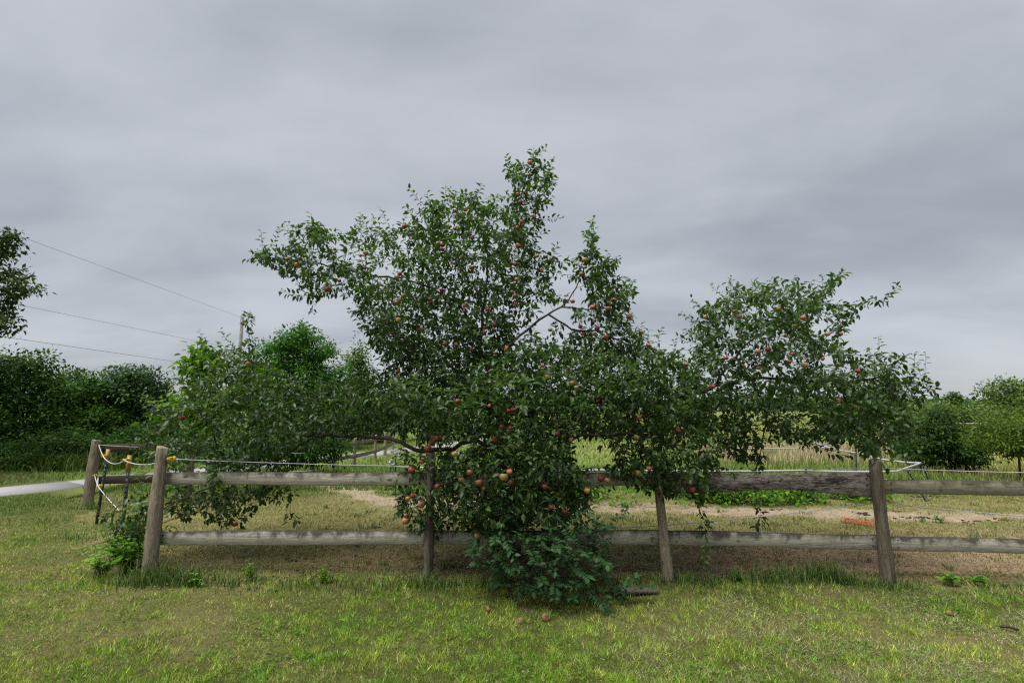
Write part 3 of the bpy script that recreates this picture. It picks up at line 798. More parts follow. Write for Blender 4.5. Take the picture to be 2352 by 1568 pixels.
# ------------------------------------------------------------------ the apple tree
LOBES = [
 # upper left crown
 ([(575, 592), (600, 570), (640, 556), (690, 510), (715, 482), (735, 505), (775, 535), (800, 518), (860, 522), (925, 505), (985, 452), (1030, 455), (1080, 432), (1130, 465), (1172, 480), (1200, 500), (1222, 545), (1225, 600), (1215, 660), (1190, 740), (1165, 800), (1150, 880), (1060, 890), (960, 880), (880, 845), (840, 765), (822, 722), (770, 695), (672, 690), (705, 655), (645, 640), (602, 612)], 960, 5.75, 1.05, 90),
 # dark core
 ([(880, 660), (1160, 640), (1170, 890), (960, 890), (880, 830)], 480, 5.8, .8, 80),
 # top spire
 ([(1165, 500), (1160, 400), (1172, 372), (1205, 385), (1224, 350), (1240, 342), (1240, 372), (1275, 410), (1278, 450), (1245, 490), (1220, 560), (1180, 560)], 110, 5.6, .34, 45),
 # right shoulder of the upper crown, thin
 ([(1215, 560), (1272, 578), (1275, 612), (1258, 650), (1285, 690), (1230, 700), (1200, 640)], 60, 5.5, .4, 50),
 # thin gap zone round the bare limb
 ([(1180, 700), (1290, 690), (1330, 720), (1340, 800), (1200, 820)], 26, 5.3, .45, 60),
 # upright sprays right of the bare limb
 ([(1340, 535), (1372, 550), (1398, 590), (1420, 640), (1452, 680), (1480, 740), (1490, 790), (1440, 800), (1370, 790), (1320, 770), (1345, 700), (1350, 650), (1335, 600)], 230, 5.05, .5, 55),
 # middle mass
 ([(1160, 800), (1260, 790), (1380, 785), (1500, 800), (1560, 820), (1620, 900), (1640, 990), (1500, 1010), (1400, 1005), (1300, 1000), (1180, 1010), (1060, 1010), (960, 1000), (880, 930), (890, 850), (1060, 880)], 1350, 5.15, .95, 90),
 # front drape over the fence, middle
 ([(1000, 1000), (1180, 980), (1310, 990), (1345, 1080), (1350, 1160), (1310, 1205), (1200, 1225), (1110, 1240), (1050, 1215), (1010, 1110)], 900, 4.85, .65, 70),
 ([(1290, 1020), (1400, 1075), (1390, 1110), (1330, 1150), (1290, 1120)], 70, 4.75, .3, 40),
 # drape right, before the third post
 ([(1400, 1010), (1500, 1000), (1640, 990), (1650, 1080), (1640, 1135), (1580, 1140), (1500, 1135), (1425, 1100)], 500, 4.78, .42, 60),
 # drape left round the second post
 ([(905, 1180), (900, 1120), (930, 1050), (975, 990), (1035, 1000), (1040, 1100), (1030, 1200), (1010, 1240), (960, 1230)], 240, 5.05, .32, 50),
 # right crown
 ([(1598, 705), (1640, 688), (1680, 682), (1740, 662), (1830, 638), (1862, 662), (1930, 630), (1925, 660), (1905, 690), (1945, 740), (1950, 800), (1985, 860), (2030, 850), (2060, 900), (2040, 960), (1960, 1000), (1850, 1010), (1750, 990), (1660, 980), (1570, 900), (1540, 830), (1592, 800), (1600, 750)], 700, 5.3, .85, 85, [[(1860, 740), (1905, 750), (1910, 800), (1880, 800)]]),
 ([(1900, 700), (1990, 688), (2036, 684), (2000, 712), (1930, 725)], 26, 5.1, .12, 30),
 ([(1960, 850), (2062, 822), (2068, 845), (2110, 868), (2150, 893), (2110, 893), (2050, 880), (2040, 940), (1980, 920)], 80, 5.1, .3, 30),
 ([(1960, 900), (2060, 890), (2100, 950), (2085, 1000), (2040, 1050), (1990, 1060), (1960, 1010), (1900, 1020), (1860, 1040), (1840, 1000), (1900, 960)], 160, 5.15, .4, 50),
 ([(1640, 960), (1850, 960), (1840, 1010), (1790, 1000), (1745, 1055), (1690, 1060), (1645, 1040)], 170, 5.3, .5, 50),
 # low left crown
 ([(322, 1005), (350, 930), (410, 905), (430, 880), (470, 850), (520, 800), (560, 790), (622, 850), (700, 880), (780, 885), (880, 880), (945, 930), (960, 1000), (900, 985), (800, 985), (700, 1040), (600, 1070), (480, 1095), (400, 1085), (345, 1045)], 860, 5.7, .85, 80),
 ([(545, 722), (565, 715), (600, 745), (590, 770), (560, 790)], 22, 5.6, .15, 30),
 # hanging twigs below the rails at the left
 ([(385, 1110), (600, 1110), (640, 1130), (590, 1160), (560, 1200), (490, 1210), (470, 1180), (420, 1200), (385, 1180)], 230, 5.45, .3, 50),
 ([(650, 1110), (690, 1120), (690, 1195), (660, 1195)], 14, 5.4, .1, 30),
 ([(235, 1180), (300, 1150), (345, 1110), (352, 1200), (330, 1250), (260, 1240)], 110, 5.1, .22, 40),
 ([(470, 1050), (520, 1050), (510, 1105), (480, 1105)], 12, 4.9, .08, 20),
 # hanging twigs at the right
 ([(1735, 1090), (1760, 1110), (1755, 1200), (1740, 1200)], 9, 5.3, .08, 20),
 ([(1590, 1130), (1640, 1160), (1655, 1235), (1610, 1240), (1600, 1190)], 34, 4.62, .12, 30),
 ([(1985, 1020), (2030, 1030), (2040, 1070), (2000, 1068)], 14, 4.72, .08, 20),
 ([(880, 870), (1150, 850), (1500, 850), (1640, 900), (1640, 1000), (1420, 1005), (1290, 1000), (1080, 1005), (960, 990)], 620, 5.9, .45, 50),
 ([(1090, 1010), (1300, 1010), (1320, 1090), (1290, 1180), (1130, 1190), (1080, 1100)], 260, 5.6, .4, 50),
]
SCALE_A = 2.3
attrs_ = []; soft = []
for q_, L in enumerate(LOBES):
    soft.append(np.full(int(L[1] * SCALE_A), .10 if q_ not in (1, 6, 7, 9, 10, 16, 18, 20, 25, 26) else (.5 if q_ == 10 else .22 if q_ == 16 else .8)))
    attrs_.append(poly_sample(L[0], int(L[1] * SCALE_A), L[2], L[3], L[4], L[5] if len(L) > 5 else ()))
attrs_ = np.concatenate(attrs_); soft = np.concatenate(soft)
HOLE = [[(1312, 1008), (1400, 1004), (1405, 1070), (1330, 1078)], [(1040, 1010), (1075, 1010), (1070, 1040), (1040, 1040)]]
uu, vv = proj(attrs_)
cn = .55 * fbm(attrs_[:, 0] * 1.9 + 7, attrs_[:, 2] * 2.1, 81, 2) + .45 * fbm(attrs_[:, 1] * 1.6 + attrs_[:, 0] * .6, attrs_[:, 2] * 1.3 + 3, 83, 2)
kk = rng.random(len(uu)) < soft + (1 - soft) * sstep(.42, .54, cn)
for h_ in HOLE: kk &= ~in_poly(uu, vv, h_)
attrs_ = attrs_[kk]
def L3(*p): return [at(*q) for q in p]
base_t = np.array([at(1190, 1250, 5.55)[0], 5.55, -.05])
limbs = [
 [base_t] + L3((1180, 1170, 5.55), (1160, 1060, 5.55), (1128, 960, 5.55), (1100, 880, 5.6), (1104, 780, 5.7), (1112, 690, 5.7), (1122, 610, 5.7), (1156, 550, 5.7), (1186, 490, 5.65), (1202, 430, 5.6), (1216, 385, 5.6), (1228, 362, 5.6)),
 L3((1160, 1060, 5.55), (1100, 1010, 5.35), (1042, 1026, 5.25), (975, 1038, 5.2), (940, 1025, 5.25), (885, 1005, 5.4), (800, 1001, 5.55), (745, 999, 5.65), (700, 1000, 5.7), (640, 972, 5.8), (560, 930, 5.8), (480, 915, 5.8), (420, 935, 5.75)),
 L3((720, 1000, 5.68), (655, 1045, 5.6), (570, 1085, 5.45), (480, 1120, 5.35), (380, 1165, 5.2), (300, 1190, 5.1)),
 L3((640, 972, 5.8), (560, 880, 5.7), (500, 820, 5.7), (470, 790, 5.7)),
 L3((1104, 780, 5.7), (1060, 702, 5.6), (985, 655, 5.6), (912, 640, 5.6), (830, 628, 5.6), (730, 605, 5.55), (630, 588, 5.5)),
 L3((1112, 690, 5.7), (1045, 600, 5.95), (985, 545, 6.0), (930, 530, 6.0)),
 L3((1100, 880, 5.6), (1010, 830, 5.9), (920, 765, 6.0)),
 L3((1160, 1060, 5.55), (1236, 1005, 5.15), (1212, 920, 5.0), (1163, 800, 4.95), (1184, 779, 4.95), (1250, 722, 4.95), (1298, 700, 4.95), (1324, 660, 4.95), (1340, 600, 5.0), (1355, 555, 5.0)),
 L3((1262, 724, 4.95), (1310, 755, 4.95), (1370, 760, 5.0), (1440, 790, 5.0)),
 L3((1298, 700, 4.95), (1360, 715, 5.0), (1420, 700, 5.0)),
 L3((1128, 960, 5.55), (1250, 935, 5.45), (1400, 918, 5.35), (1520, 925, 5.3), (1642, 890, 5.25), (1662, 845, 5.2), (1720, 790, 5.2), (1790, 735, 5.2), (1880, 685, 5.2)),
 L3((1642, 890, 5.25), (1720, 868, 5.3), (1820, 870, 5.3), (1920, 880, 5.2), (2020, 868, 5.1), (2100, 880, 5.1)),
 L3((1920, 880, 5.2), (1960, 960, 5.15), (1990, 1020, 5.0), (2005, 1050, 4.75)),
 L3((1720, 868, 5.3), (1760, 940, 5.35), (1745, 1040, 5.3), (1746, 1190, 5.3)),
 L3((1160, 1060, 5.55), (1240, 1055, 5.1), (1330, 1000, 4.8), (1450, 995, 4.68), (1560, 1030, 4.62), (1600, 1110, 4.6), (1620, 1220, 4.62)),
 L3((1160, 1060, 5.55), (1150, 1060, 5.0), (1140, 1120, 4.7), (1130, 1180, 4.5)),
 L3((1240, 1055, 5.1), (1260, 1100, 4.7), (1280, 1170, 4.6)),
 L3((975, 1038, 5.2), (945, 1090, 5.1), (935, 1170, 5.05)),
 L3((1042, 1026, 5.25), (1020, 1100, 5.1), (1010, 1200, 5.05)),
 L3((640, 1055, 5.58), (662, 1110, 5.45), (668, 1190, 5.4)),
 L3((490, 1115, 5.36), (500, 1060, 5.1), (495, 1100, 4.92)),
 L3((1880, 685, 5.2), (1912, 652, 5.15), (1932, 632, 5.15)), L3((1870, 690, 5.2), (1940, 705, 5.1), (1990, 694, 5.1), (2034, 686, 5.1)), L3((2090, 880, 5.1), (2148, 895, 5.05)), L3((2020, 868, 5.1), (2050, 845, 5.1), (2064, 826, 5.1)),
 L3((740, 606, 5.55), (728, 560, 5.5), (716, 512, 5.5)), L3((640, 590, 5.5), (578, 592, 5.45)), L3((985, 545, 6.0), (995, 500, 5.9), (990, 475, 5.9)), L3((1060, 610, 5.9), (1085, 530, 5.8), (1083, 460, 5.8)), L3((1340, 600, 5.0), (1362, 540, 5.0)), L3((1690, 810, 5.2), (1640, 750, 5.2), (1604, 704, 5.15)), L3((1830, 715, 5.2), (1835, 670, 5.2), (1832, 642, 5.2)), L3((480, 915, 5.8), (400, 960, 5.6), (330, 1005, 5.5)), L3((560, 880, 5.7), (585, 820, 5.65), (572, 775, 5.6)),
]
N0, p0 = limb_nodes(limbs, .09)
N, par = colonize(N0, p0, attrs_, .085, 1.6, .115, 60, (0, 0, .10), .14, 3)
sk = Skel(N, par, .0021, 2.45)
NLIMB = len(N0)
tree = empty('apple_tree', tuple(base_t), 'old spreading apple tree full of fruit leaning over the wooden fence', 'tree')
tb = np.array(tree.location)
nl = len(N0)
items = [(p - tb, r_ * 1.0, s_) for p, r_, s_ in sk.tubes()]
big_ = [i for i in items if i[1].max() > .02]; small_ = [i for i in items if i[1].max() <= .02]
tr_me = tubes_mesh('trunk', big_[:1], M['bark']); obj('trunk', tr_me, tree)
for it in big_[1:]: obj('branch', tubes_mesh('branch', [it], M['bark']), tree)
tw = obj('twigs', tubes_mesh('twigs', small_, M['bark']), tree); tw['kind'] = 'stuff'
# torn stub with fresh wood on the bare limb
sp = np.array(at(1163, 800, 4.93)); rr = np.random.default_rng(4)
its = [((sp - tb) + rr.normal(0, .008, 3), (.009 + .012 * rr.random(), .009, .02 + .03 * rr.random()), np.array(Matrix.Rotation(rr.normal(0, .5), 3, 'Y') @ Matrix.Rotation(rr.random() * 3, 3, 'Z'))) for _ in range(9)]
obj('torn_stub', boxes_mesh('torn_stub', its, M['splinter']), tree)

# shoots and leaves
def grow_leaves(sk, rmax, per, spread, lsize, shoot_p, shoot_len, up, rg, seglen=.022, sizevar=.30):
    """spur rosettes along thin wood and leafy shoots at the ends; returns leaves and shoot tubes"""
    P_, D_, Nn, S_, C_ = [], [], [], [], []; tubes_ = []
    ids = np.where(sk.r < rmax)[0]
    cl = rg.normal(0, 1, 4000)
    for i in ids:
        p, d = sk.N[i], sk.dir[i]
        tint0 = .45 + .34 * (fbm(np.array([p[0] * 2.2]), np.array([p[2] * 2.2 + p[1]]), 77, 2)[0] - .5) * 2
        tip = not sk.ch[i]
        if tip and rg.random() < shoot_p:
            L = shoot_len * rg.uniform(.5, 1.3); g = unit(d + np.array([0, 0, up]) + rg.normal(0, .3, 3))
            n_ = max(4, int(L / seglen)); pts = [p]
            for k in range(n_):
                g = unit(g + rg.normal(0, .07, 3) + np.array([0, 0, .02])); pts.append(pts[-1] + g * seglen)
                a = k * 2.4 + rg.random(); s1 = unit(np.cross(g, [0.3, 0.2, 1.0])); s2 = np.cross(g, s1)
                od = math.cos(a) * s1 + math.sin(a) * s2
                sz = lsize * min(1.4, max(.4, rg.normal(1, sizevar))) * (1 - .35 * (k / n_) ** 3)
                P_.append(pts[-1] + od * .008); D_.append(g * .55 + od * .9 + np.array([0, 0, -.05])); Nn.append(np.array([0, 0, 1.0]) + g * .25 + rg.normal(0, .3, 3)); S_.append(sz); C_.append(tint0 + .16 + rg.normal(0, .13))
            tubes_.append((np.array(pts[::2] + [pts[-1]]) if len(pts) % 2 == 0 else np.array(pts[::2]), .0018, 3))
        k_ = rg.poisson(per)
        for _ in range(k_):
            od = rg.normal(0, 1, 3); od = unit(od + d * .35 + np.array([0, 0, .12]))
            q = p + od * rg.uniform(.01, spread) + d * rg.uniform(-.05, .05)
            P_.append(q); D_.append(od + rg.normal(0, .35, 3) + np.array([0, 0, -.28])); Nn.append(np.array([0, 0, .9]) + od * .45 + rg.normal(0, .42, 3))
            S_.append(lsize * min(1.45, max(.45, rg.normal(1, sizevar)))); C_.append(tint0 + rg.normal(0, .20))
    return [np.array(P_), np.array(D_), np.array(Nn), np.array(S_), np.clip(np.array(C_), .02, .99)], tubes_
lv, sh = grow_leaves(sk, .0062, 7.2, .050, .059, .9, .28, .5, np.random.default_rng(8))
tw2 = obj('shoots', tubes_mesh('shoots', [(p - tb, r_, s_) for p, r_, s_ in sh], M['bark']), tree); tw2['kind'] = 'stuff'

# apples where they hang in the photo
APX = [(1217,374),(1214,402),(1190,447),(1205,443),(1196,464),(1170,500),(1188,523),(1196,544),(1190,565),(1198,510),(1227,498),(1233,588),(1251,589),(1175,606),(1185,607),(1245,623),(1187,642),(1176,670),(1183,679),(1120,711),(1066,702),(1059,694),(1076,690),(1069,714),(988,687),(1015,667),(1030,650),(1082,615),(1060,591),(1084,545),(1044,525),(1034,520),(1046,484),(1069,482),(929,520),(1015,573),(1006,559),(1017,563),(840,581),(828,587),(838,615),(918,629),(912,636),(770,643),(780,645),(751,664),(660,595),(682,608),(769,572),(860,679),(905,697),(917,689),(915,735),(880,735),(928,679),(961,758),(924,774),(913,854),(1116,753),(1111,765),(1135,746),(1137,810),(1120,848),(1083,802),(1047,791),(1022,789),(1264,757),(1246,840),(1237,797),(1256,865),(1185,698),
(1315,692),(1362,705),(1397,708),(1409,689),(1367,729),(1444,728),(1333,750),(1338,767),(1361,768),(1392,773),(1343,597),(1345,614),(1335,629),(1371,754),(1473,763),(1490,794),(1435,822),(1315,879),(1324,890),(1383,912),(1373,921),(1387,922),(1207,947),(1168,943),(1179,942),(1153,982),(1172,983),(1134,1009),(1462,1004),(1312,1009),(1280,997),(1559,990),(1576,837),(1533,910),(1637,887),(1668,822),(1621,728),(1688,715),(1699,727),(1699,771),(1764,802),(1741,808),(1705,841),(1740,845),(1731,917),(1468,957),
(1789,710),(1845,730),(1930,767),(1900,767),(1804,771),(1820,782),(1821,813),(1813,831),(1890,824),(1847,838),(1925,836),(1970,852),(1876,872),(1926,920),(1965,935),(1827,748),(1588,1123),
(1051,921),(1125,932),(1019,1006),(1003,1007),(992,1016),(983,1028),(1045,1042),(970,1060),(945,1079),(948,1138),(1005,1116),(1059,1101),(1080,1084),(1101,1108),(1112,1122),(1157,1095),(1170,1083),(1148,1094),(1174,1108),(1267,1123),(1266,1163),(1297,1173),(1155,1192),(1098,1230),(1348,1126),(1381,1099),(1395,1103),(1465,1086),(1491,1075),(1198,1030),(1250,1117),(968,1158),(937,1144),(933,1183),(931,1196),(932,1093),(570,835),(418,960),(541,1203)]
def apple_mesh(seed):
    rr = np.random.default_rng(seed); n, rings = 16, 11; V = []
    ph = np.linspace(0, math.pi, rings + 2)[1:-1]; ang = np.arange(n) / n * 2 * math.pi
    asy = rr.uniform(-.05, .05)
    for p_ in ph:
        r_ = .5 * math.sin(p_) ** .82 * (1 + .10 * math.cos(p_)); z = .44 * math.cos(p_)
        if p_ < .6: z -= .13 * (1 - p_ / .6)
        if p_ > 2.65: z += .09 * (p_ - 2.65) / .49
        rad = r_ * (1 + .03 * np.cos(5 * ang) * (p_ > 1.6) + asy * np.cos(ang + 1))
        V.append(np.stack([rad * np.cos(ang), rad * np.sin(ang), np.full(n, z)], -1))
    V.append(np.array([[0, 0, .25], [0, 0, -.31]])); V = np.concatenate(V); k = np.arange(n); k2 = (k + 1) % n
    Q = np.concatenate([np.stack([i * n + k2, i * n + k, (i + 1) * n + k, (i + 1) * n + k2], -1) for i in range(rings - 1)])
    T = np.concatenate([np.stack([k, k2, np.full(n, len(V) - 2)], -1), np.stack([(rings - 1) * n + k2, (rings - 1) * n + k, np.full(n, len(V) - 1)], -1)])
    return mesh_np('apple', V * .07, [Q, T], M['apple'], True)
AM = [apple_mesh(s) for s in range(4)]
STEM = tubes_mesh('stem', [(np.array([[0, 0, .017], [.001, 0, .032], [.005, .001, .048]]), .0016, 5)], M['bark'])
def add_apple(parent, p, s, rg):
    a = obj('apple', AM[rg.integers(4)], parent, Vector(p) - (parent.location if parent else Vector()))
    a.rotation_euler = (rg.normal(0, .3), rg.normal(0, .3), rg.uniform(0, 6.28)); a.scale = (s, s, s * rg.uniform(.92, 1.04))
    obj('stem', STEM, a)
    return a
rg = np.random.default_rng(5); su, sv = proj(sk.N); thin = sk.r < .02; stalks = []
ap_pts = []
for (u, v) in APX:
    d2 = np.hypot(su - u, sv - (v - 14)); ok = np.where(thin & (d2 < 26))[0]
    if len(ok) == 0: ok = np.array([np.where(thin, d2, 1e9).argmin()])
    ok = ok[np.argsort(sk.N[ok, 1])]; i = ok[int(len(ok) * rg.uniform(0, .30))]
    Ya = min(sk.N[i, 1] - .02, 6.1); p = at(u, v, Ya); s = rg.uniform(.66, 1.08) * (.80 if v < 960 else 1.0)
    ap_pts.append(p); add_apple(tree, p, s, rg)
    topp = p + np.array([.004, 0, .045])
    if np.linalg.norm(sk.N[i] - topp) > .02: stalks.append((np.array([topp, (topp + sk.N[i]) / 2 + [0, 0, .02], sk.N[i]]) - tb, .0018, 3))
st_ = obj('fruit_stalks', tubes_mesh('fruit_stalks', stalks, M['bark']), tree); st_['kind'] = 'stuff'
# leaves part round the fruit and thin out in the gaps
ap_pts = np.array(ap_pts); lu, lw = proj(lv[0] + unit(lv[1]) * lv[3][:, None] * .5); keep = np.ones(len(lu), bool)
au, avv = proj(ap_pts)
for k in range(len(ap_pts)):
    m_ = (np.hypot(lu - au[k], lw - avv[k]) < 10.5) & (lv[0][:, 1] < ap_pts[k, 1] + .06)
    keep &= ~(m_ & (rg.random(len(lu)) < .6))
for pts_, yy_, pr_ in (([(1175, 790), (1184, 779), (1250, 722), (1298, 700), (1324, 660), (1338, 610)], 4.98, .9), ([(1262, 726), (1310, 755)], 4.98, .8), ([(1100, 1012), (1042, 1026), (975, 1038), (940, 1025), (885, 1005), (800, 1001), (745, 999), (690, 1010)], 5.6, .75), ([(1642, 890), (1662, 845), (1720, 790)], 5.2, .6), ([(1104, 780), (1112, 690), (1122, 610), (1156, 550)], 5.75, .5), ([(1060, 702), (985, 655), (912, 640), (830, 628)], 5.65, .4)):
    keep &= ~((poly_dist(lu, lw, pts_) < 9) & (lv[0][:, 1] < yy_) & (rg.random(len(lu)) < pr_))
for h_ in HOLE: keep &= ~(in_poly(lu, lw, h_) & (rg.random(len(lu)) < .8))
lv = [a[keep] for a in lv]
TPL_A = leaf_tpl(.50, .12, .30)
print('apple leaves', len(lv[0]), 'nodes', len(sk.N))
score = lv[0][:, 1] + rg.uniform(0, .35, len(lv[0])); od_ = np.argsort(score)
pick = np.zeros(len(lv[0]), bool); pick[od_[:300]] = True
leaf_objects(tree, *[a[pick] for a in lv], TPL_A, M['apple_leaf'])
lv2 = [a[~pick] for a in lv]; lv2[0] = lv2[0] - tb
fo = obj('foliage', leaves_mesh('foliage', *lv2, TPL_A, M['apple_leaf']), tree); fo['kind'] = 'stuff'

# ------------------------------------------------------------------ blue-green shrub before the fence
SHL = [([(1095, 1300), (1075, 1260), (1110, 1210), (1170, 1200), (1240, 1215), (1320, 1215), (1400, 1200), (1420, 1225), (1390, 1260), (1400, 1300), (1400, 1350), (1425, 1385), (1380, 1405), (1290, 1395), (1190, 1345), (1120, 1310)], 470, 4.45, .42, 70),
       ([(1110, 1170), (1150, 1160), (1190, 1200), (1250, 1190), (1330, 1190), (1340, 1225), (1150, 1235)], 60, 4.4, .2, 30), ([(1385, 1185), (1425, 1180), (1400, 1225), (1370, 1220)], 16, 4.5, .1, 20), ([(1400, 1330), (1480, 1350), (1430, 1390), (1390, 1370)], 26, 4.3, .12, 30)]
sa = np.concatenate([poly_sample(*L) for L in SHL])
sb = np.array([at(1245, 1340, 4.55)[0], 4.55, -.02])
sl = [[sb] + L3((1240, 1300, 4.5), (1220, 1250, 4.4)), [sb] + L3((1290, 1310, 4.5), (1350, 1250, 4.45), (1400, 1205, 4.5)), [sb] + L3((1200, 1290, 4.5), (1140, 1240, 4.4)), [sb] + L3((1300, 1345, 4.35), (1370, 1370, 4.25))]
N0, p0 = limb_nodes(sl, .05)
N, par = colonize(N0, p0, sa, .05, 1.0, .075, 40, (0, 0, .05), .15, 7)
ss = Skel(N, par, .0016, 2.3)
shrub = empty('shrub', tuple(sb), 'low blue-green shrub growing before the fence under the apple tree', 'shrub')
obj('stems', tubes_mesh('stems', [(p - sb, r_, s_) for p, r_, s_ in ss.tubes()], M['bark']), shrub)
def opposite_leaves(sk, rmax, lsize, rg, stepn, ext):
    P_, D_, Nn, S_, C_ = [], [], [], [], []; tb_ = []
    for i in np.where(sk.r < rmax)[0]:
        p, d = sk.N[i], sk.dir[i]; seg = [(p, d)]
        if not sk.ch[i]:
            g = d.copy(); q = p.copy(); pts = [q]
            for k in range(ext):
                g = unit(g + rg.normal(0, .08, 3) + np.array([0, -.02, .0])); q = q + g * stepn; pts.append(q); seg.append((q, g))
            tb_.append((np.array(pts), .0014, 3))
        for j, (q, g) in enumerate(seg):
            s1 = unit(np.cross(g, np.array([0, 0, 1.0]) + rg.normal(0, .35, 3)))
            for sg in (-1, 1):
                P_.append(q + s1 * sg * .004); D_.append(s1 * sg + g * .55 + np.array([0, 0, -.15]) + rg.normal(0, .12, 3)); Nn.append(np.array([0, -.25, 1.0]) + rg.normal(0, .28, 3))
                S_.append(lsize * rg.normal(1, .18)); C_.append(.40 + rg.normal(0, .13) + (.35 if len(seg) > 1 and j > len(seg) - 2 and rg.random() < .12 else 0))
    return [np.array(P_), np.array(D_), np.array(Nn), np.array(S_), np.clip(np.array(C_), .02, .99)], tb_
lv, sh = opposite_leaves(ss, .005, .052, np.random.default_rng(3), .026, 6)
TPL_S = leaf_tpl(.52, .05, .12)
od_ = np.argsort(lv[0][:, 1]); pick = np.zeros(len(od_), bool); pick[od_[:300]] = True
leaf_objects(shrub, *[a[pick] for a in lv], TPL_S, M['shrub_leaf'])
l2 = [a[~pick] for a in lv]; l2[0] = l2[0] - sb
f_ = obj('foliage', leaves_mesh('foliage', *l2, TPL_S, M['shrub_leaf']), shrub); f_['kind'] = 'stuff'
x_ = obj('shoots', tubes_mesh('shoots', [(p - sb, r_, s_) for p, r_, s_ in sh], M['bark']), shrub); x_['kind'] = 'stuff'

# ------------------------------------------------------------------ background trees
def bg_tree(name, label, base, lobes, natt, nleaf, lsize, mat, Ystep=.3, trunk_top=None, cat='tree', group=None, tpl=None, clump=.22, bark='bark_dark', extra=None, lean=(0, 0), tip=.006, tshift=0.0, droop=-.2, seed=None):
    """lobes: (u, v, Y, ru, rv, rY[m]) crown masses placed by where they show; leaves sit on the grown twigs"""
    sd_ = seed if seed is not None else abs(hash(label)) % 9999
    sd_ = sum(ord(c) for c in label) if seed is None else seed
    rg = np.random.default_rng(sd_)
    A_ = []; vol = np.array([l[3] * l[4] * l[5] for l in lobes]); vol = vol ** .8 / (vol ** .8).sum()
    cs = []
    for l, w in zip(lobes, vol):
        k = max(6, int(natt * w)); v = unit(rg.normal(0, 1, (k, 3))) * (rg.random((k, 1)) ** .42)
        c = at(l[0], l[1], l[2]); s = l[2] / F * 1.0
        cs.append(c); A_.append(c + v * np.array([l[3] * s, l[5], l[4] * s]))
    A_ = np.concatenate(A_); A_ = A_[A_[:, 2] > .12]
    base = np.asarray(base, float); cc = np.mean(cs, 0) if trunk_top is None else np.asarray(trunk_top)
    limbs = [[base, base * .5 + cc * .5 + [lean[0] * .2, 0, 0], cc]] + [[cc * .6 + base * .4, c * .8 + cc * .2] for c in cs]
    N0, p0 = limb_nodes(limbs, Ystep)
    N, par = colonize(N0, p0, A_, Ystep, 8.0, Ystep * 1.15, 50, (0, 0, .08), .15, sd_)
    sk = Skel(N, par, tip, 2.3)
    t_ = empty(name, tuple(base), label, cat, group)
    its = [(p - base, r_, s_) for p, r_, s_ in sk.tubes()]
    obj('trunk', tubes_mesh('trunk', its, M[bark]), t_)
    ids = np.where(sk.r < max(tip * 4, np.quantile(sk.r, .8)))[0]
    pick = rg.choice(ids, nleaf); ctint = rg.normal(0, .13, len(sk.N))
    d_ = rg.normal(0, 1, (nleaf, 3)); P_ = sk.N[pick] + d_ * clump * np.array([1, 1, .75])
    top_ = np.clip((d_[:, 2]), -1.5, 1.5)
    D_ = unit(d_ + rg.normal(0, .6, (nleaf, 3))) + np.array([0, 0, droop]); Nn = np.array([0, 0, 1.]) + d_ * .35 + rg.normal(0, .4, (nleaf, 3))
    S_ = lsize * np.clip(rg.normal(1, .25, nleaf), .4, 2); C_ = np.clip(.45 + ctint[pick] + rg.normal(0, .13, nleaf) + tshift, .02, .99)
    ok = P_[:, 2] > .05
    o_ = obj('crown', leaves_mesh('crown', P_[ok] - base, D_[ok], Nn[ok], S_[ok], C_[ok], tpl or leaf_tpl(.55, .14, .2, False), M[mat]), t_); o_['kind'] = 'stuff'
    return t_
def gb(u, Y, z=0): p = at(u, 1000, Y); p[2] = z; return p
TP_N = leaf_tpl(.32, .06, .2, False)
GL = 'dark trees behind the path'
# oak whose branches reach into the frame from the left
bg_tree('oak_tree', 'oak branches reaching into the frame at the left edge against the sky', gb(-190, 11.5), [(-20, 560, 11.5, 75, 50, .7), (-40, 640, 11.5, 110, 42, .8), (85, 665, 11.3, 40, 16, .25), (-20, 735, 11.2, 58, 50, .6), (-220, 560, 11.8, 150, 150, 1.4), (-260, 780, 11.6, 120, 80, 1.2)], 760, 24000, .115, 'oak_leaf', .14, at(-200, 760, 11.6), clump=.085, tip=.005)
# hedgerow trees
bg_tree('broadleaf_tree', 'dark broadleaf tree at the left edge behind the path', gb(20, 15), [(-40, 880, 15, 120, 80, 1.4), (45, 862, 15, 62, 62, 1.2), (-20, 1010, 14.6, 130, 80, 1.2), (90, 960, 15, 60, 80, 1)], 420, 16000, .125, 'hedge_leaf', .28, group=GL, clump=.16)
bg_tree('broadleaf_tree', 'mid green tree standing second from the left behind the path', gb(175, 17), [(150, 905, 17, 52, 66, 1.2), (205, 905, 17, 42, 60, .8), (150, 1010, 16.8, 90, 75, 1.2), (230, 1010, 16.8, 70, 75, 1.2)], 360, 15000, .125, 'hedge_leaf_green', .28, group=GL, clump=.16)
bg_tree('willow_tree', 'grey-green willow third from the left behind the path', gb(310, 18), [(315, 905, 18, 62, 64, 1.2), (275, 905, 18, 36, 58, .9), (350, 930, 18, 42, 45, .8), (310, 1010, 17.6, 90, 70, 1.2)], 340, 14000, .13, 'willow_leaf', .28, group=GL, clump=.17)
bg_tree('bush', 'dark low bush at the foot of the left hedgerow trees', gb(90, 13.6), [(60, 1050, 13.6, 140, 50, .9), (200, 1040, 14.2, 90, 55, .9)], 220, 7500, .09, 'hedge_leaf', .25, cat='bush', clump=.14)
bg_tree('bush', 'dark bush behind the brown back fence under the willow', gb(400, 15.0), [(320, 1035, 15.2, 90, 55, .9), (450, 1020, 15.5, 90, 60, .9)], 220, 7500, .09, 'hedge_leaf', .25, cat='bush', clump=.14)
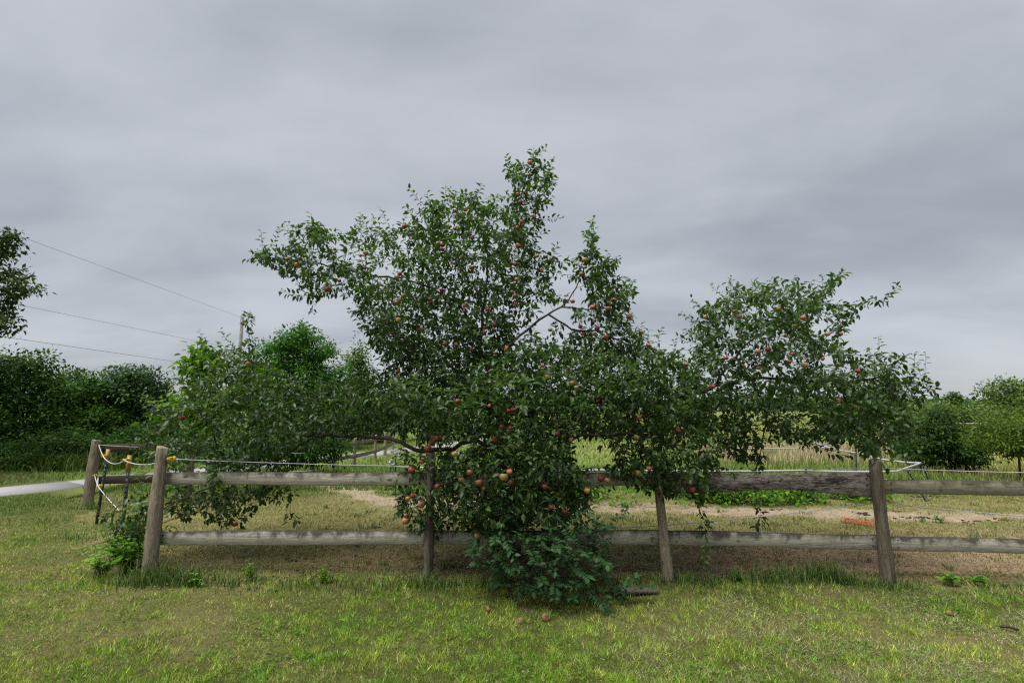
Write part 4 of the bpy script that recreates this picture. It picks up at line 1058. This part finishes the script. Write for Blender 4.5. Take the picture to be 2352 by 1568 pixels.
# behind the low left crown
bg_tree('maple_tree', 'round dark green maple behind the low left limb of the apple tree', gb(690, 21), [(680, 850, 21, 105, 95, 1.9), (690, 790, 21, 65, 50, 1.2), (610, 890, 21, 60, 70, 1.1), (750, 905, 20.8, 64, 80, 1.2), (800, 960, 20, 50, 50, 1.1), (680, 960, 20.8, 100, 50, 1.5)], 700, 26000, .135, 'maple_leaf', .32, clump=.17)
bg_tree('sapling', 'vivid yellow-green sapling glowing behind the low left apple branches', gb(500, 9.2), [(470, 830, 9.2, 45, 45, .4), (560, 900, 9.2, 45, 34, .4), (440, 860, 9.2, 30, 40, .3), (400, 940, 9.0, 30, 30, .3), (590, 870, 9.2, 24, 30, .2)], 170, 1900, .115, 'vivid_leaf', .16, at(500, 900, 9.2), clump=.09, tip=.004, tpl=leaf_tpl(.6, .1, .3))
bg_tree('pale_tree', 'pale feathery tree between the maple and the apple tree', gb(820, 24), [(822, 840, 24, 34, 45, .8), (835, 910, 24, 48, 55, 1), (860, 965, 24, 60, 45, 1), (800, 985, 23, 50, 40, 1)], 300, 10000, .16, 'pale_leaf', .3, clump=.2)
bg_tree('broadleaf_tree', 'bright green tree seen through the middle of the apple tree', gb(975, 26), [(960, 930, 26, 55, 60, 1.2), (1000, 960, 26, 45, 50, 1)], 240, 8000, .13, 'field_leaf', .33, clump=.18, tshift=.2)
bg_tree('bush', 'dark bushes below the maple beside the concrete path', gb(620, 11.6), [(520, 1035, 11.8, 70, 38, .7), (620, 1030, 11.6, 80, 40, .7), (720, 1026, 11.9, 60, 36, .6), (775, 1035, 12.0, 34, 26, .4)], 260, 9000, .085, 'hedge_leaf', .26, cat='bush', clump=.15)
# right hand side
bg_tree('broadleaf_tree', 'dark field tree behind the right crown of the apple tree', gb(2005, 32), [(2000, 928, 32, 60, 44, 2), (1950, 950, 32, 60, 42, 1.8), (2055, 955, 31, 38, 28, 1.4)], 300, 9000, .17, 'field_leaf', .42, clump=.22)
bg_tree('bush', 'dark multi-stemmed bush behind the white tape corner at the right', gb(2165, 12.6), [(2150, 1000, 12.6, 58, 50, .8), (2120, 1035, 12.6, 45, 38, .6), (2200, 1030, 12.4, 56, 44, .7), (2160, 962, 12.8, 34, 18, .5)], 330, 9500, .085, 'field_leaf', .18, cat='bush', clump=.10, tshift=-.22)
bg_tree('bush', 'small olive bush left of the dark multi-stemmed one, before the field', gb(2085, 15.5), [(2080, 990, 15.5, 40, 50, .7)], 120, 2600, .09, 'field_leaf', .22, cat='bush', clump=.13, tshift=.15)
bg_tree('locust_bush', 'feathery yellow-green bush at the right edge of the picture', gb(2330, 10.6), [(2310, 992, 10.6, 66, 34, .7), (2345, 1010, 10.5, 70, 34, .6), (2280, 1015, 10.4, 44, 24, .4), (2410, 975, 10.6, 60, 40, .7)], 420, 12000, .075, 'locust_leaf', .16, cat='bush', clump=.075, tip=.004, tpl=TP_N)
bg_tree('field_tree', 'olive topped tree at the far right edge above the bushes', gb(2330, 34), [(2320, 900, 34, 52, 32, 2), (2370, 910, 34, 70, 40, 2), (2340, 945, 33, 75, 28, 1.8)], 300, 9000, .19, 'field_leaf', .45, clump=.24, tshift=.36)
bg_tree('bush', 'broad green hedge bush in the mid distance right of the field', gb(2180, 27), [(2160, 950, 27, 70, 18, 1.6), (2250, 955, 26, 60, 18, 1.4), (2090, 955, 28, 50, 18, 1.4)], 260, 8000, .15, 'field_leaf', .36, cat='bush', clump=.2, tshift=.34)
bg_tree('field_tree', 'tiny round tree on the skyline right of the field', gb(2192, 120, .9), [(2192, 914, 120, 15, 10, 1.5)], 60, 1200, .5, 'field_leaf', .8, clump=.5, tip=.03)
# far woods: one mass along the skyline
P_, n_ = [], 16000
wx = rng.uniform(-260, 320, n_); wy = rng.uniform(150, 230, n_)
hh = 1.8 + 4.5 * fbm(wx * .045, wy * .02, 61, 3) + 2.0 * fbm(wx * .2, wy * .1, 62, 2)
P_ = np.stack([wx, wy, .6 + hh * rng.random(n_) ** .6], -1)
wd = rng.normal(0, 1, (n_, 3))
obj('far_woods', leaves_mesh('far_woods', P_, wd, np.array([0, -.3, 1.]) + rng.normal(0, .4, (n_, 3)), rng.uniform(1.0, 2.4, n_), np.clip(.35 + rng.normal(0, .15, n_), 0, 1), leaf_tpl(.8, .2, .2, False), M['field_leaf']), label='dark green line of far woods along the skyline', cat='woods', kind='stuff')

# ------------------------------------------------------------------ utility pole and wires
PX, PY = at(557, 730, 40)[0], 40.0
pole = empty('utility_pole', (PX, PY, 0), 'grey wooden utility pole rising behind the maple', 'utility pole')
ph_ = at(557, 728, 40)[2]
obj('pole', tubes_mesh('pole', [(np.array([[0, 0, -.5], [0, 0, ph_ * .5], [0, 0, ph_]]), np.array([.17, .145, .12]), 12)], M['grey_wood']), pole)
obj('pole_cap', tubes_mesh('pole_cap', [(np.array([[-.12, 0, ph_ - .5], [-.12, 0, ph_ + .12]]), .035, 8)], M['blue_pole']), pole)
for (va, ua, vb, lab) in ((730, 60, 548, 'uppermost power line slanting from the pole top'), (803, 45, 700, 'middle power line above the left hedgerow'), (851, 20, 775, 'lowest and darkest power line above the left hedgerow')):
    a = at(557, va, 40); a[0] = PX; n_ = at(ua, vb, 21.0)
    e_ = a + (n_ - a) * 2.1
    P_ = sag(a, e_, .0, 20); w_ = 1.25 if 'lowest' in lab else 1.0
    obj('power_line', tubes_mesh('power_line', [(P_ - P_[0], .0075 * w_, 5)], M['wire']), None, Vector(P_[0]), lab, 'wire', 'power lines at the left')

# ------------------------------------------------------------------ grass and litter
def blades(name, x, y, h, w, col, lean, curl=.5, kind='stuff', label=None, cat=None, z0=None, seg=1, rg=rng):
    n = len(x); z = gz(x, y) if z0 is None else z0; a = rg.uniform(0, 2 * math.pi, n); la = rg.uniform(0, 2 * math.pi, n)
    s = np.stack([np.cos(a), np.sin(a), np.zeros(n)], -1) * (w / 2)[:, None]
    dl = np.stack([np.cos(la), np.sin(la), np.zeros(n)], -1)
    b0 = np.stack([x, y, z - .004], -1); up = np.array([0, 0, 1.])
    ln = (h * lean)[:, None]; vh = (h * np.sqrt(np.clip(1 - lean ** 2, .02, 1)))[:, None]
    tipp = b0 + dl * ln + up * vh
    if seg == 1:
        V = np.stack([b0 - s, b0 + s, tipp], 1).reshape(-1, 3); T = np.arange(n * 3).reshape(n, 3); fs = [T]; k = 3
    else:
        mid = b0 + dl * ln * (.5 - curl * .3) + up * vh * (.5 + curl * .22)
        V = np.stack([b0 - s, b0 + s, mid - s * .8, mid + s * .8, tipp], 1).reshape(-1, 3); o_ = np.arange(n)[:, None] * 5
        fs = [np.array([[2, 3, 4]]) + o_, np.array([[0, 1, 3, 2]]) + o_]; k = 5
    me = mesh_np(name, V, fs, M['blade'], False, None, {'bcol': np.repeat(col, k, axis=0)})
    return obj(name, me, label=label, cat=cat, kind=kind)
def gcols(n, base, yel, f, rg=rng, var=.22):
    c = np.array(base) + (np.array(yel) - np.array(base)) * np.clip(f, 0, 1)[:, None]
    return 1.12 * c * np.exp(rg.normal(0, var, n))[:, None]
GREEN, YEL, STRAW = (0.070, 0.148, 0.008), (0.172, 0.210, 0.022), (0.30, 0.265, 0.115)
def field(n, x0, x1, y0, y1, bias=1.0):
    y = y0 + (y1 - y0) * rng.random(n) ** bias; sp_ = 1.16 * y + .6
    x = np.clip(rng.uniform(-1, 1, n) * sp_, x0, x1); return x, y
# mown lawn in front and at the left
x, y = field(640000, -12, 12, 2.75, 9.6, 1.8)
k = masks(x, y); g = rng.random(len(x)) < k['lawn'] * 1.0; g &= (np.abs(x) < 1.16 * y + .6) & (poly_dist(x, y, [tuple(p) for p in ROAD_C]) > .85)
x, y = x[g], y[g]; k = {q: a[g] for q, a in k.items()}
n4 = fbm(x * 11, y * 11, 51, 3); n5 = fbm(x * 26, y * 26, 57, 2)
f = sstep(.34, .74, k['n1'] * .45 + k['n2'] * .30 + n4 * .25 + rng.normal(0, .09, len(x)))
h = rng.uniform(.014, .046, len(x)) * (.6 + .8 * sstep(.3, .7, n4)) * (.7 + .6 * n5)
fl = np.exp(-((k['d'] + .12) / .22) ** 2); h = h * (1 + 1.0 * fl * (k['n2'] > .5))
col = gcols(len(x), GREEN, YEL, f, var=.30); sel = rng.random(len(x)) < .07 + .10 * f; col[sel] = gcols(sel.sum(), STRAW, (.30, .26, .12), rng.random(sel.sum()))
col = col * (.50 + .98 * sstep(.28, .72, n5 * .65 + n4 * .35))[:, None]  # noise varies blade tone and puts small shadows of grass clumps into it
clo = (fbm(x * 7.1, y * 7.1, 71, 3) > .64); col[clo] = col[clo] * .6 + np.array([.075, .17, .022]) * .5
lush = sstep(5.8, 7.6, y) * (x < -4); col = col * (1 - .75 * lush[:, None]) + .75 * lush[:, None] * np.array([.05, .12, .012]) * rng.uniform(.6, 1.3, (len(x), 1))
lw_ = (1 + .22 * np.maximum(0, y - 4)) * (1 + 1.2 * clo * (rng.random(len(x)) < .4))
mat_ = sstep(-.5, 2.5, x + (k['n2'] - .5) * 2) * (1 - sstep(4.2, 4.9, y)) * sstep(.4, .6, fbm(x * 2.2, y * 4.0, 66, 3))
flat = rng.random(len(x)) < mat_ * .65; col[flat] = gcols(flat.sum(), (.15, .17, .07), (.23, .23, .11), rng.random(flat.sum()), var=.2)
wear = sstep(.54, .66, fbm(x * 1.2, y * 1.9, 301, 4)) * (1 - .8 * sstep(6.0, 7.5, y)); ws = rng.random(len(x)) < wear * .26; col[ws] = gcols(ws.sum(), (.24, .215, .085), (.34, .28, .14), rng.random(ws.sum()), var=.25); h = h * (1 - .35 * wear)
col = col * 1.27
lean_ = np.clip(rng.normal(.60, .22, len(x)), 0, .97); lean_[flat] = np.clip(rng.normal(.90, .06, flat.sum()), 0, .99); h[flat] = rng.uniform(.02, .055, flat.sum())
blades('lawn_grass', x, y, h, rng.uniform(.0030, .0055, len(x)) * lw_, col, lean_, label='short mown lawn in the foreground and at the left', cat='grass')
# paddock: short sparse blades and straw lying flat
x, y = field(360000, -8, 16, 4.7, 14, 1.35); k = masks(x, y)
pr_ = k['pad'] * (.85 - .80 * k['sand'] - .66 * k['dirt'] * (1 - .9 * sstep(.42, .58, k['n3']))) * (.35 + .9 * sstep(.32, .6, k['n2'])); g = (rng.random(len(x)) < pr_) & (poly_dist(x, y, [tuple(p) for p in ROAD_C]) > .95)
x, y = x[g], y[g]; k = {q: a[g] for q, a in k.items()}
f = k['dry'] * .58 + (1 - k['far']) * .05 + rng.normal(0, .2, len(x))
col = gcols(len(x), (0.080, 0.140, 0.018), (0.235, 0.215, 0.07), f)
blades('paddock_grass', x, y, rng.uniform(.02, .055, len(x)) * (1 + k['far'] * 1.4), rng.uniform(.005, .009, len(x)) * (1 + .06 * y), col, np.clip(rng.normal(.65, .2, len(x)), 0, .97), label='thin grazed grass inside the paddock', cat='grass')
x, y = field(130000, -5, 9, 4.8, 10, 1.5); k = masks(x, y); g = rng.random(len(x)) < k['pad'] * (.35 + .5 * k['dirt'] * sstep(.8, 2, x) + .2 * k['dry']); x, y = x[g], y[g]; n = len(x)
blades('loose_straw', x, y, rng.uniform(.03, .11, n), rng.uniform(.003, .006, n), gcols(n, STRAW, (.20, .14, .08), rng.random(n)), np.clip(rng.normal(.975, .02, n), .9, .998), label='loose straw scattered over the bare paddock soil', cat='straw', z0=gz(x, y) + .008)
# clover and plantain leaves in the lawn
n = 42000; x, y = field(n, -9, 9, 2.9, 7.5, 1.5); g = (masks(x, y)['lawn'] > .6) & (fbm(x * 2.6, y * 2.6, 201, 4) + rng.normal(0, .07, n) > .60) & (poly_dist(x, y, [tuple(p) for p in ROAD_C]) > .9); x, y = x[g], y[g]; n = len(x)
obj('clover', leaves_mesh('clover', np.stack([x, y, gz(x, y) + rng.uniform(.012, .04, n)], -1), np.stack([rng.normal(0, 1, n), rng.normal(0, 1, n), rng.normal(0, .25, n)], -1), np.array([0, 0, 1.]) + rng.normal(0, .3, (n, 3)), rng.uniform(.009, .022, n), np.clip(.48 + rng.normal(0, .2, n), 0, 1), leaf_tpl(.8, .1, .05, False), M['weed_leaf']), label='clover and plantain leaves mixed into the lawn', cat='clover', kind='stuff')
# taller tufts along the fence
tx, ty, tn, th = [], [], [], []
def tuft(u, v, n, h, sp):
    n = int(n * .5)
    p = gnd(u, v); tx.append(rng.normal(p[0], sp, n)); ty.append(rng.normal(p[1], sp * .45, n)); th.append(.8 * h * rng.uniform(.3, 1.15, n))
for u, v, n, h, sp in ((335, 1345, 420, .30, .14), (290, 1340, 260, .22, .16), (400, 1340, 420, .26, .12), (440, 1345, 360, .24, .10), (520, 1345, 200, .16, .16), (620, 1350, 220, .15, .2), (760, 1350, 220, .14, .2), (860, 1350, 200, .15, .2), (960, 1345, 240, .22, .12), (1000, 1350, 220, .2, .1), (1090, 1345, 200, .16, .16),
                       (1560, 1340, 220, .14, .12), (1640, 1338, 260, .15, .18), (1760, 1338, 420, .20, .16), (1830, 1335, 420, .27, .12), (1890, 1335, 460, .32, .10), (1945, 1340, 300, .24, .10), (2050, 1348, 240, .14, .10), (2000, 1345, 160, .15, .1), (1450, 1345, 220, .14, .16), (2215, 1340, 60, .13, .06), (2300, 1350, 160, .10, .14),
                       (170, 1235, 260, .14, .22), (60, 1160, 260, .16, .4), (205, 1170, 220, .25, .12), (120, 1200, 200, .14, .3), (330, 1230, 220, .18, .2), (1420, 1195, 240, .10, .2), (1700, 1205, 260, .09, .25), (1960, 1212, 160, .09, .15), (2270, 1235, 160, .10, .15), (520, 1230, 140, .1, .2)):
    tuft(u, v, n, h, sp)
for _ in range(90):
    yy_ = rng.uniform(5.1, 8.4); xx_ = rng.uniform(-3.2, 1.1 * yy_); n_ = int(rng.integers(10, 46)); sp_ = rng.uniform(.03, .12)
    tx.append(rng.normal(xx_, sp_, n_)); ty.append(rng.normal(yy_, sp_ * .6, n_)); th.append(rng.uniform(.03, .085, n_))
x, y, h = map(np.concatenate, (tx, ty, th)); n = len(x)
blades('tall_grass', x, y, h, rng.uniform(.005, .010, n), gcols(n, (0.042, 0.090, 0.016), (0.12, 0.155, 0.04), rng.random(n) ** 1.6, var=.28), np.clip(rng.normal(.5, .22, n), .05, .95), label='long uncut grass tufts along the foot of the fence', cat='grass', seg=2, curl=.8)
# bright weeds behind the ring line, seen under the rails
n = 15000; x = rng.uniform(.4, 6.6, n); y = 8.85 + rng.normal(0, .26, n); cl = fbm(x * 1.6, y * 1.6, 91, 3); g = rng.random(n) < sstep(.3, .6, cl); x, y = x[g], y[g]; n = len(x)
P_ = np.stack([x, y, rng.random(n) * .40 * (.4 + cl[g])], -1)
obj('weed_patch', leaves_mesh('weed_patch', P_, rng.normal(0, 1, (n, 3)), np.array([0, -.2, 1.]) + rng.normal(0, .35, (n, 3)), rng.uniform(.05, .10, n), np.clip(.55 + rng.normal(0, .18, n), 0, 1), leaf_tpl(.6, .08, .15, False), M['weed_leaf']), label='bright green broad-leaved weeds along the riding ring', cat='weeds', kind='stuff')
# grass verge, meadow and pale dry seed heads
n = 90000; y = 10 + 50 * rng.random(n) ** 1.7; x = rng.uniform(-1.15, 1.2, n) * y; g = (poly_dist(x, y, [tuple(p) for p in ROAD_C]) > 1.0 + .004 * y); x, y = x[g], y[g]; n = len(x); n1 = fbm(x * .25, y * .25, 15)
mead = sstep(2, 6, x)
col = gcols(n, (0.09, 0.155, 0.025), (0.26, 0.255, 0.075), sstep(.3, .65, n1) * (.35 + .65 * mead) + rng.normal(0, .15, n))
blades('meadow_grass', x, y, rng.uniform(.05, .16, n) * (1 + 1.3 * mead), .010 + .0012 * y, col, np.clip(rng.normal(.45, .2, n), 0, .95), label='meadow grass stretching away behind the paddock', cat='grass')
n = 10000; x = rng.uniform(6.2, 13.5, n); y = rng.uniform(14.5, 20, n); g = (fbm(x * .6, y * .6, 44) > .42); x, y = x[g], y[g]; n = len(x)
blades('dry_grass', x, y, rng.uniform(.2, .5, n), rng.uniform(.012, .022, n), gcols(n, (0.42, 0.34, 0.22), (0.22, 0.24, 0.08), rng.random(n) ** 2), np.clip(rng.normal(.3, .15, n), 0, .9), label='pale dry seeding grass in the field beyond the ring', cat='grass', seg=2)
# ornamental long leaves at the edge of the path
n = 1600; p = gnd(50, 1083); x = rng.normal(p[0] + .4, .9, n); y = rng.normal(p[1] + .5, .25, n)
blades('lily_leaves', x, y, rng.uniform(.25, .6, n), rng.uniform(.02, .035, n), gcols(n, (0.04, 0.09, 0.012), (0.10, 0.14, 0.02), rng.random(n)), np.clip(rng.normal(.5, .2, n), 0, .95), label='strappy green leaves at the foot of the left hedgerow', cat='grass', seg=2, curl=.9)
# clods and clumps of dung, small enough to read as one scatter
def clods(name, pts, label):
    Vs, Ts, o_ = [], [], 0; rr = np.random.default_rng(17)
    ico = np.array([[0, 0, 1], [.89, 0, .45], [.28, .85, .45], [-.72, .53, .45], [-.72, -.53, .45], [.28, -.85, .45], [.72, .53, -.45], [-.28, .85, -.45], [-.89, 0, -.45], [-.28, -.85, -.45], [.72, -.53, -.45], [0, 0, -1]])
    fc = np.array([[0, 1, 2], [0, 2, 3], [0, 3, 4], [0, 4, 5], [0, 5, 1], [1, 6, 2], [2, 7, 3], [3, 8, 4], [4, 9, 5], [5, 10, 1], [6, 7, 2], [7, 8, 3], [8, 9, 4], [9, 10, 5], [10, 6, 1], [11, 7, 6], [11, 8, 7], [11, 9, 8], [11, 10, 9], [11, 6, 10]])
    for p, s in pts:
        Vs.append(ico * (1 + rr.normal(0, .18, (12, 1))) * s * np.array([1.2, 1, .55]) + p); Ts.append(fc + o_); o_ += 12
    return obj(name, mesh_np(name, np.concatenate(Vs), [np.concatenate(Ts)], M['manure'], True), label=label, cat='dung', kind='stuff')
pts = []
for u, v, n, sp in ((2150, 1140, 26, .16), (2110, 1142, 14, .1), (2205, 1136, 22, .12), (1985, 1180, 16, .09), (2130, 1190, 20, .12), (2080, 1188, 12, .1), (2060, 1175, 8, .08), (1965, 1195, 10, .06), (2290, 1195, 12, .12), (2230, 1198, 12, .1), (1780, 1170, 10, .1), (860, 1212, 14, .04), (680, 1290, 10, .12), (830, 1260, 10, .15), (720, 1320, 12, .15), (1640, 1155, 8, .1)):
    p = gnd(u, v)
    for _ in range(n):
        a, c = p[0] + rng.normal(0, sp), p[1] + rng.normal(0, sp * .5)
        pts.append((np.array([a, c, float(gz(np.array([a]), np.array([c]))[0]) + .006]), rng.uniform(.008, .026)))
clods('dung_clods', pts, 'dark clods and dung scattered on the paddock soil')
# brown fallen leaves under the tree
n = 500; x = rng.normal(.2, 1.9, n); y = rng.uniform(4.75, 6.4, n)
obj('fallen_leaves', leaves_mesh('fallen_leaves', np.stack([x, y, gz(x, y) + .012], -1), np.stack([rng.normal(0, 1, n), rng.normal(0, 1, n), np.zeros(n)], -1), np.array([0, 0, 1.]) + rng.normal(0, .3, (n, 3)), rng.uniform(.04, .07, n), rng.random(n), leaf_tpl(.55, .15, .1, False), leaf_mat('dead leaf', (0.07, 0.035, 0.018), (0.14, 0.085, 0.035), (0.26, 0.20, 0.06), .15, .7)), label='dead leaves lying on the soil under the apple tree', cat='leaves', kind='stuff')

# ------------------------------------------------------------------ things on the ground
rg = np.random.default_rng(77)
DULL = AM[0].copy(); DULL.materials.clear(); DULL.materials.append(plain_mat('bruised apple skin', (0.20, 0.095, 0.055), .6, .3, .3, 40))
for u, v, s, lab in ((1252, 1418, 1.0, 'pale fallen apple in the lawn before the shrub'), (1195, 1426, .9, 'dull brown fallen apple left of the pale one in the lawn'), (1121, 1399, .7, 'small dark red fallen apple in the shade left of the shrub'), (2181, 1409, .85, 'half hidden fallen apple in the lawn at the far right')):
    p = gnd(u, v, .010); a = add_apple(None, p, s * .85, rg); a.data = DULL; tag(a, lab, 'apple', 'fallen apples')
    a.rotation_euler = (rg.uniform(.8, 1.8), rg.uniform(-.5, .5), rg.uniform(0, 6))
p, q = gnd(1418, 1358, .03), gnd(1516, 1357, .03)
pl = rail_mesh('plank', float(np.linalg.norm(q - p)) + .02, .03, .09, M['post_dark'], 88)
o_ = obj('plank', pl, None, Vector((p + q) / 2 + np.array([-.03, .02, 0])), 'weathered plank lying in the grass right of the shrub', 'plank'); o_.rotation_euler = (0, .01, .02)
p, q = gnd(2300, 1440, .02), gnd(2350, 1447, .02)
a, c = gnd(2297, 1441 - 3, .02), gnd(2340, 1446, .02)
obj('stick', tubes_mesh('stick', [(np.array([[0, 0, 0], (c - a) * .5 + [0, 0, .012], c - a]), np.array([.010, .012, .008]), 7)], M['bark_dark']), None, Vector(a), 'dark stick lying in the lawn at the far right', 'stick')
# roll of orange netting
a, c = gnd(1934, 1192, .035), gnd(2024, 1207, .035); L = np.linalg.norm(c - a); ax = (c - a) / L; s1 = unit(np.cross(ax, [0, 0, 1.])); s2 = np.cross(s1, ax)
its = []
for k in range(8):
    for sg in (1, -1):
        tt = np.linspace(0, 1, 15); an = k / 8 * 2 * math.pi + sg * tt * 5.5; rr_ = .052 * (1 + .12 * np.sin(tt * 11 + k) + .06 * np.sin(k * 1.7))
        its.append((np.outer(tt * L, ax) + (np.cos(an) * rr_ * 1.15)[:, None] * s1 + (np.sin(an) * rr_ * .6)[:, None] * s2, .0028, 4))
for k in range(9):
    tt = np.linspace(0, 2 * math.pi, 11); its.append((np.outer(np.full(11, L * (k + .2) / 9), ax) + (np.cos(tt) * .05)[:, None] * s1 + (np.sin(tt) * .03)[:, None] * s2, .0028, 4))
obj('net_roll', tubes_mesh('net_roll', its, M['orange_net']), None, Vector(a), 'bright orange plastic netting rolled up on the paddock soil', 'netting')
# ------------------------------------------------------------------ weeds as single plants
def weed(u, v, stems, h, lsize, nl, label, mat='weed_leaf', spread=.35, tpl=None, tint=.5, name='weed', feather=False, seed=0):
    rg = np.random.default_rng(seed + u); p0 = gnd(u, v, 0.0)
    e_ = empty(name, tuple(p0), label, 'weed'); its = []; L = [[] for _ in range(5)]
    for s in range(stems):
        a = rg.uniform(0, 6.28); H = h * rg.uniform(.55, 1.05); out_ = spread * rg.uniform(.2, 1)
        tt = np.linspace(0, 1, 7); pts = np.stack([np.cos(a) * out_ * H * tt ** 1.4, np.sin(a) * out_ * H * tt ** 1.4 * .7, H * tt * (1 - .18 * out_ * tt)], -1) + [rg.normal(0, .02), rg.normal(0, .02), 0]
        its.append((pts, np.linspace(.0035, .0015, 7), 4))
        for k in range(nl):
            f = .22 + .78 * (k + .5) / nl; q = np.array([np.interp(f, tt, pts[:, j]) for j in range(3)])
            an = k * 2.4 + rg.random(); od = np.array([math.cos(an), math.sin(an), .25])
            L[0].append(q); L[1].append(od + rg.normal(0, .2, 3)); L[2].append(np.array([0, -.2, 1.]) + rg.normal(0, .25, 3)); L[3].append(lsize * rg.uniform(.6, 1.15) * (1.15 - .5 * f)); L[4].append(np.clip(tint + rg.normal(0, .12) + .15 * f, 0, 1))
    obj('stems', tubes_mesh('stems', its, M[mat] if not feather else M[mat]), e_)
    for i_ in e_.children: pass
    L = [np.array(q) for q in L]; tp = tpl or leaf_tpl(.6, .06, .2)
    me_s = e_.children[0].data; t_ = me_s.attributes.new('tint', 'FLOAT', 'POINT'); t_.data.foreach_set('value', np.full(len(me_s.vertices), .45, np.float32))
    L[0] = L[0] + p0
    leaf_objects(e_, *L, tp, M[mat]) if len(L[0]) < 60 else None
    if len(L[0]) >= 60:
        L[0] = L[0] - p0; f_ = obj('foliage', leaves_mesh('foliage', *L, tp, M[mat]), e_); f_['kind'] = 'stuff'
    return e_
weed(285, 1325, 26, .48, .085, 8, 'broad-leaved weed clump at the foot of the left corner post', tint=.45, spread=.7)
weed(228, 1325, 14, .32, .09, 6, 'pale vine leaves creeping out to the left of the corner post', tint=.75, spread=1.1)
weed(318, 1305, 11, .62, .07, 9, 'taller dark weed leaning on the left side of the corner post', tint=.25, spread=.35)
weed(262, 1300, 14, .50, .075, 9, 'dense dark green weed stand left of the corner post behind the vine leaves', tint=.35, spread=.45)
weed(300, 1285, 12, .68, .07, 10, 'tallest leafy weed rising beside the steel post at the left', tint=.3, spread=.3)
weed(572, 1338, 6, .22, .05, 14, 'feathery weed under the bottom rail left of the second post', tint=.4, tpl=leaf_tpl(.3, .04, .1), spread=.5)
weed(742, 1342, 6, .20, .05, 14, 'feathery weed midway between the two left posts', tint=.35, tpl=leaf_tpl(.3, .04, .1), spread=.5)
weed(455, 1350, 7, .13, .06, 5, 'bright green low weed right of the corner post tufts', tint=.75, spread=.9)
weed(2180, 1345, 6, .15, .075, 5, 'bright leafy weed right of the dark fence post', tint=.6, spread=.8)
weed(2255, 1350, 3, .16, .11, 3, 'large-leaved weed at the right edge of the bare soil', tint=.55, spread=.9)
weed(1430, 1165, 5, .16, .05, 7, 'small weed beside the sandy track seen under the top rail', tint=.6, spread=.6)
weed(2160, 1200, 5, .12, .06, 6, 'low weed patch in the paddock right of the dark post', tint=.6, spread=1.0)
weed(1690, 1335, 6, .14, .05, 6, 'low weed under the bottom rail right of the third post', tint=.4, spread=.8)
print('tris', sum(sum(max(0, p.loop_total - 2) for p in o.data.polygons) if len(o.data.polygons) < 3000 else len(o.data.loops) - 2 * len(o.data.polygons) for o in C.objects if o.type == 'MESH'))
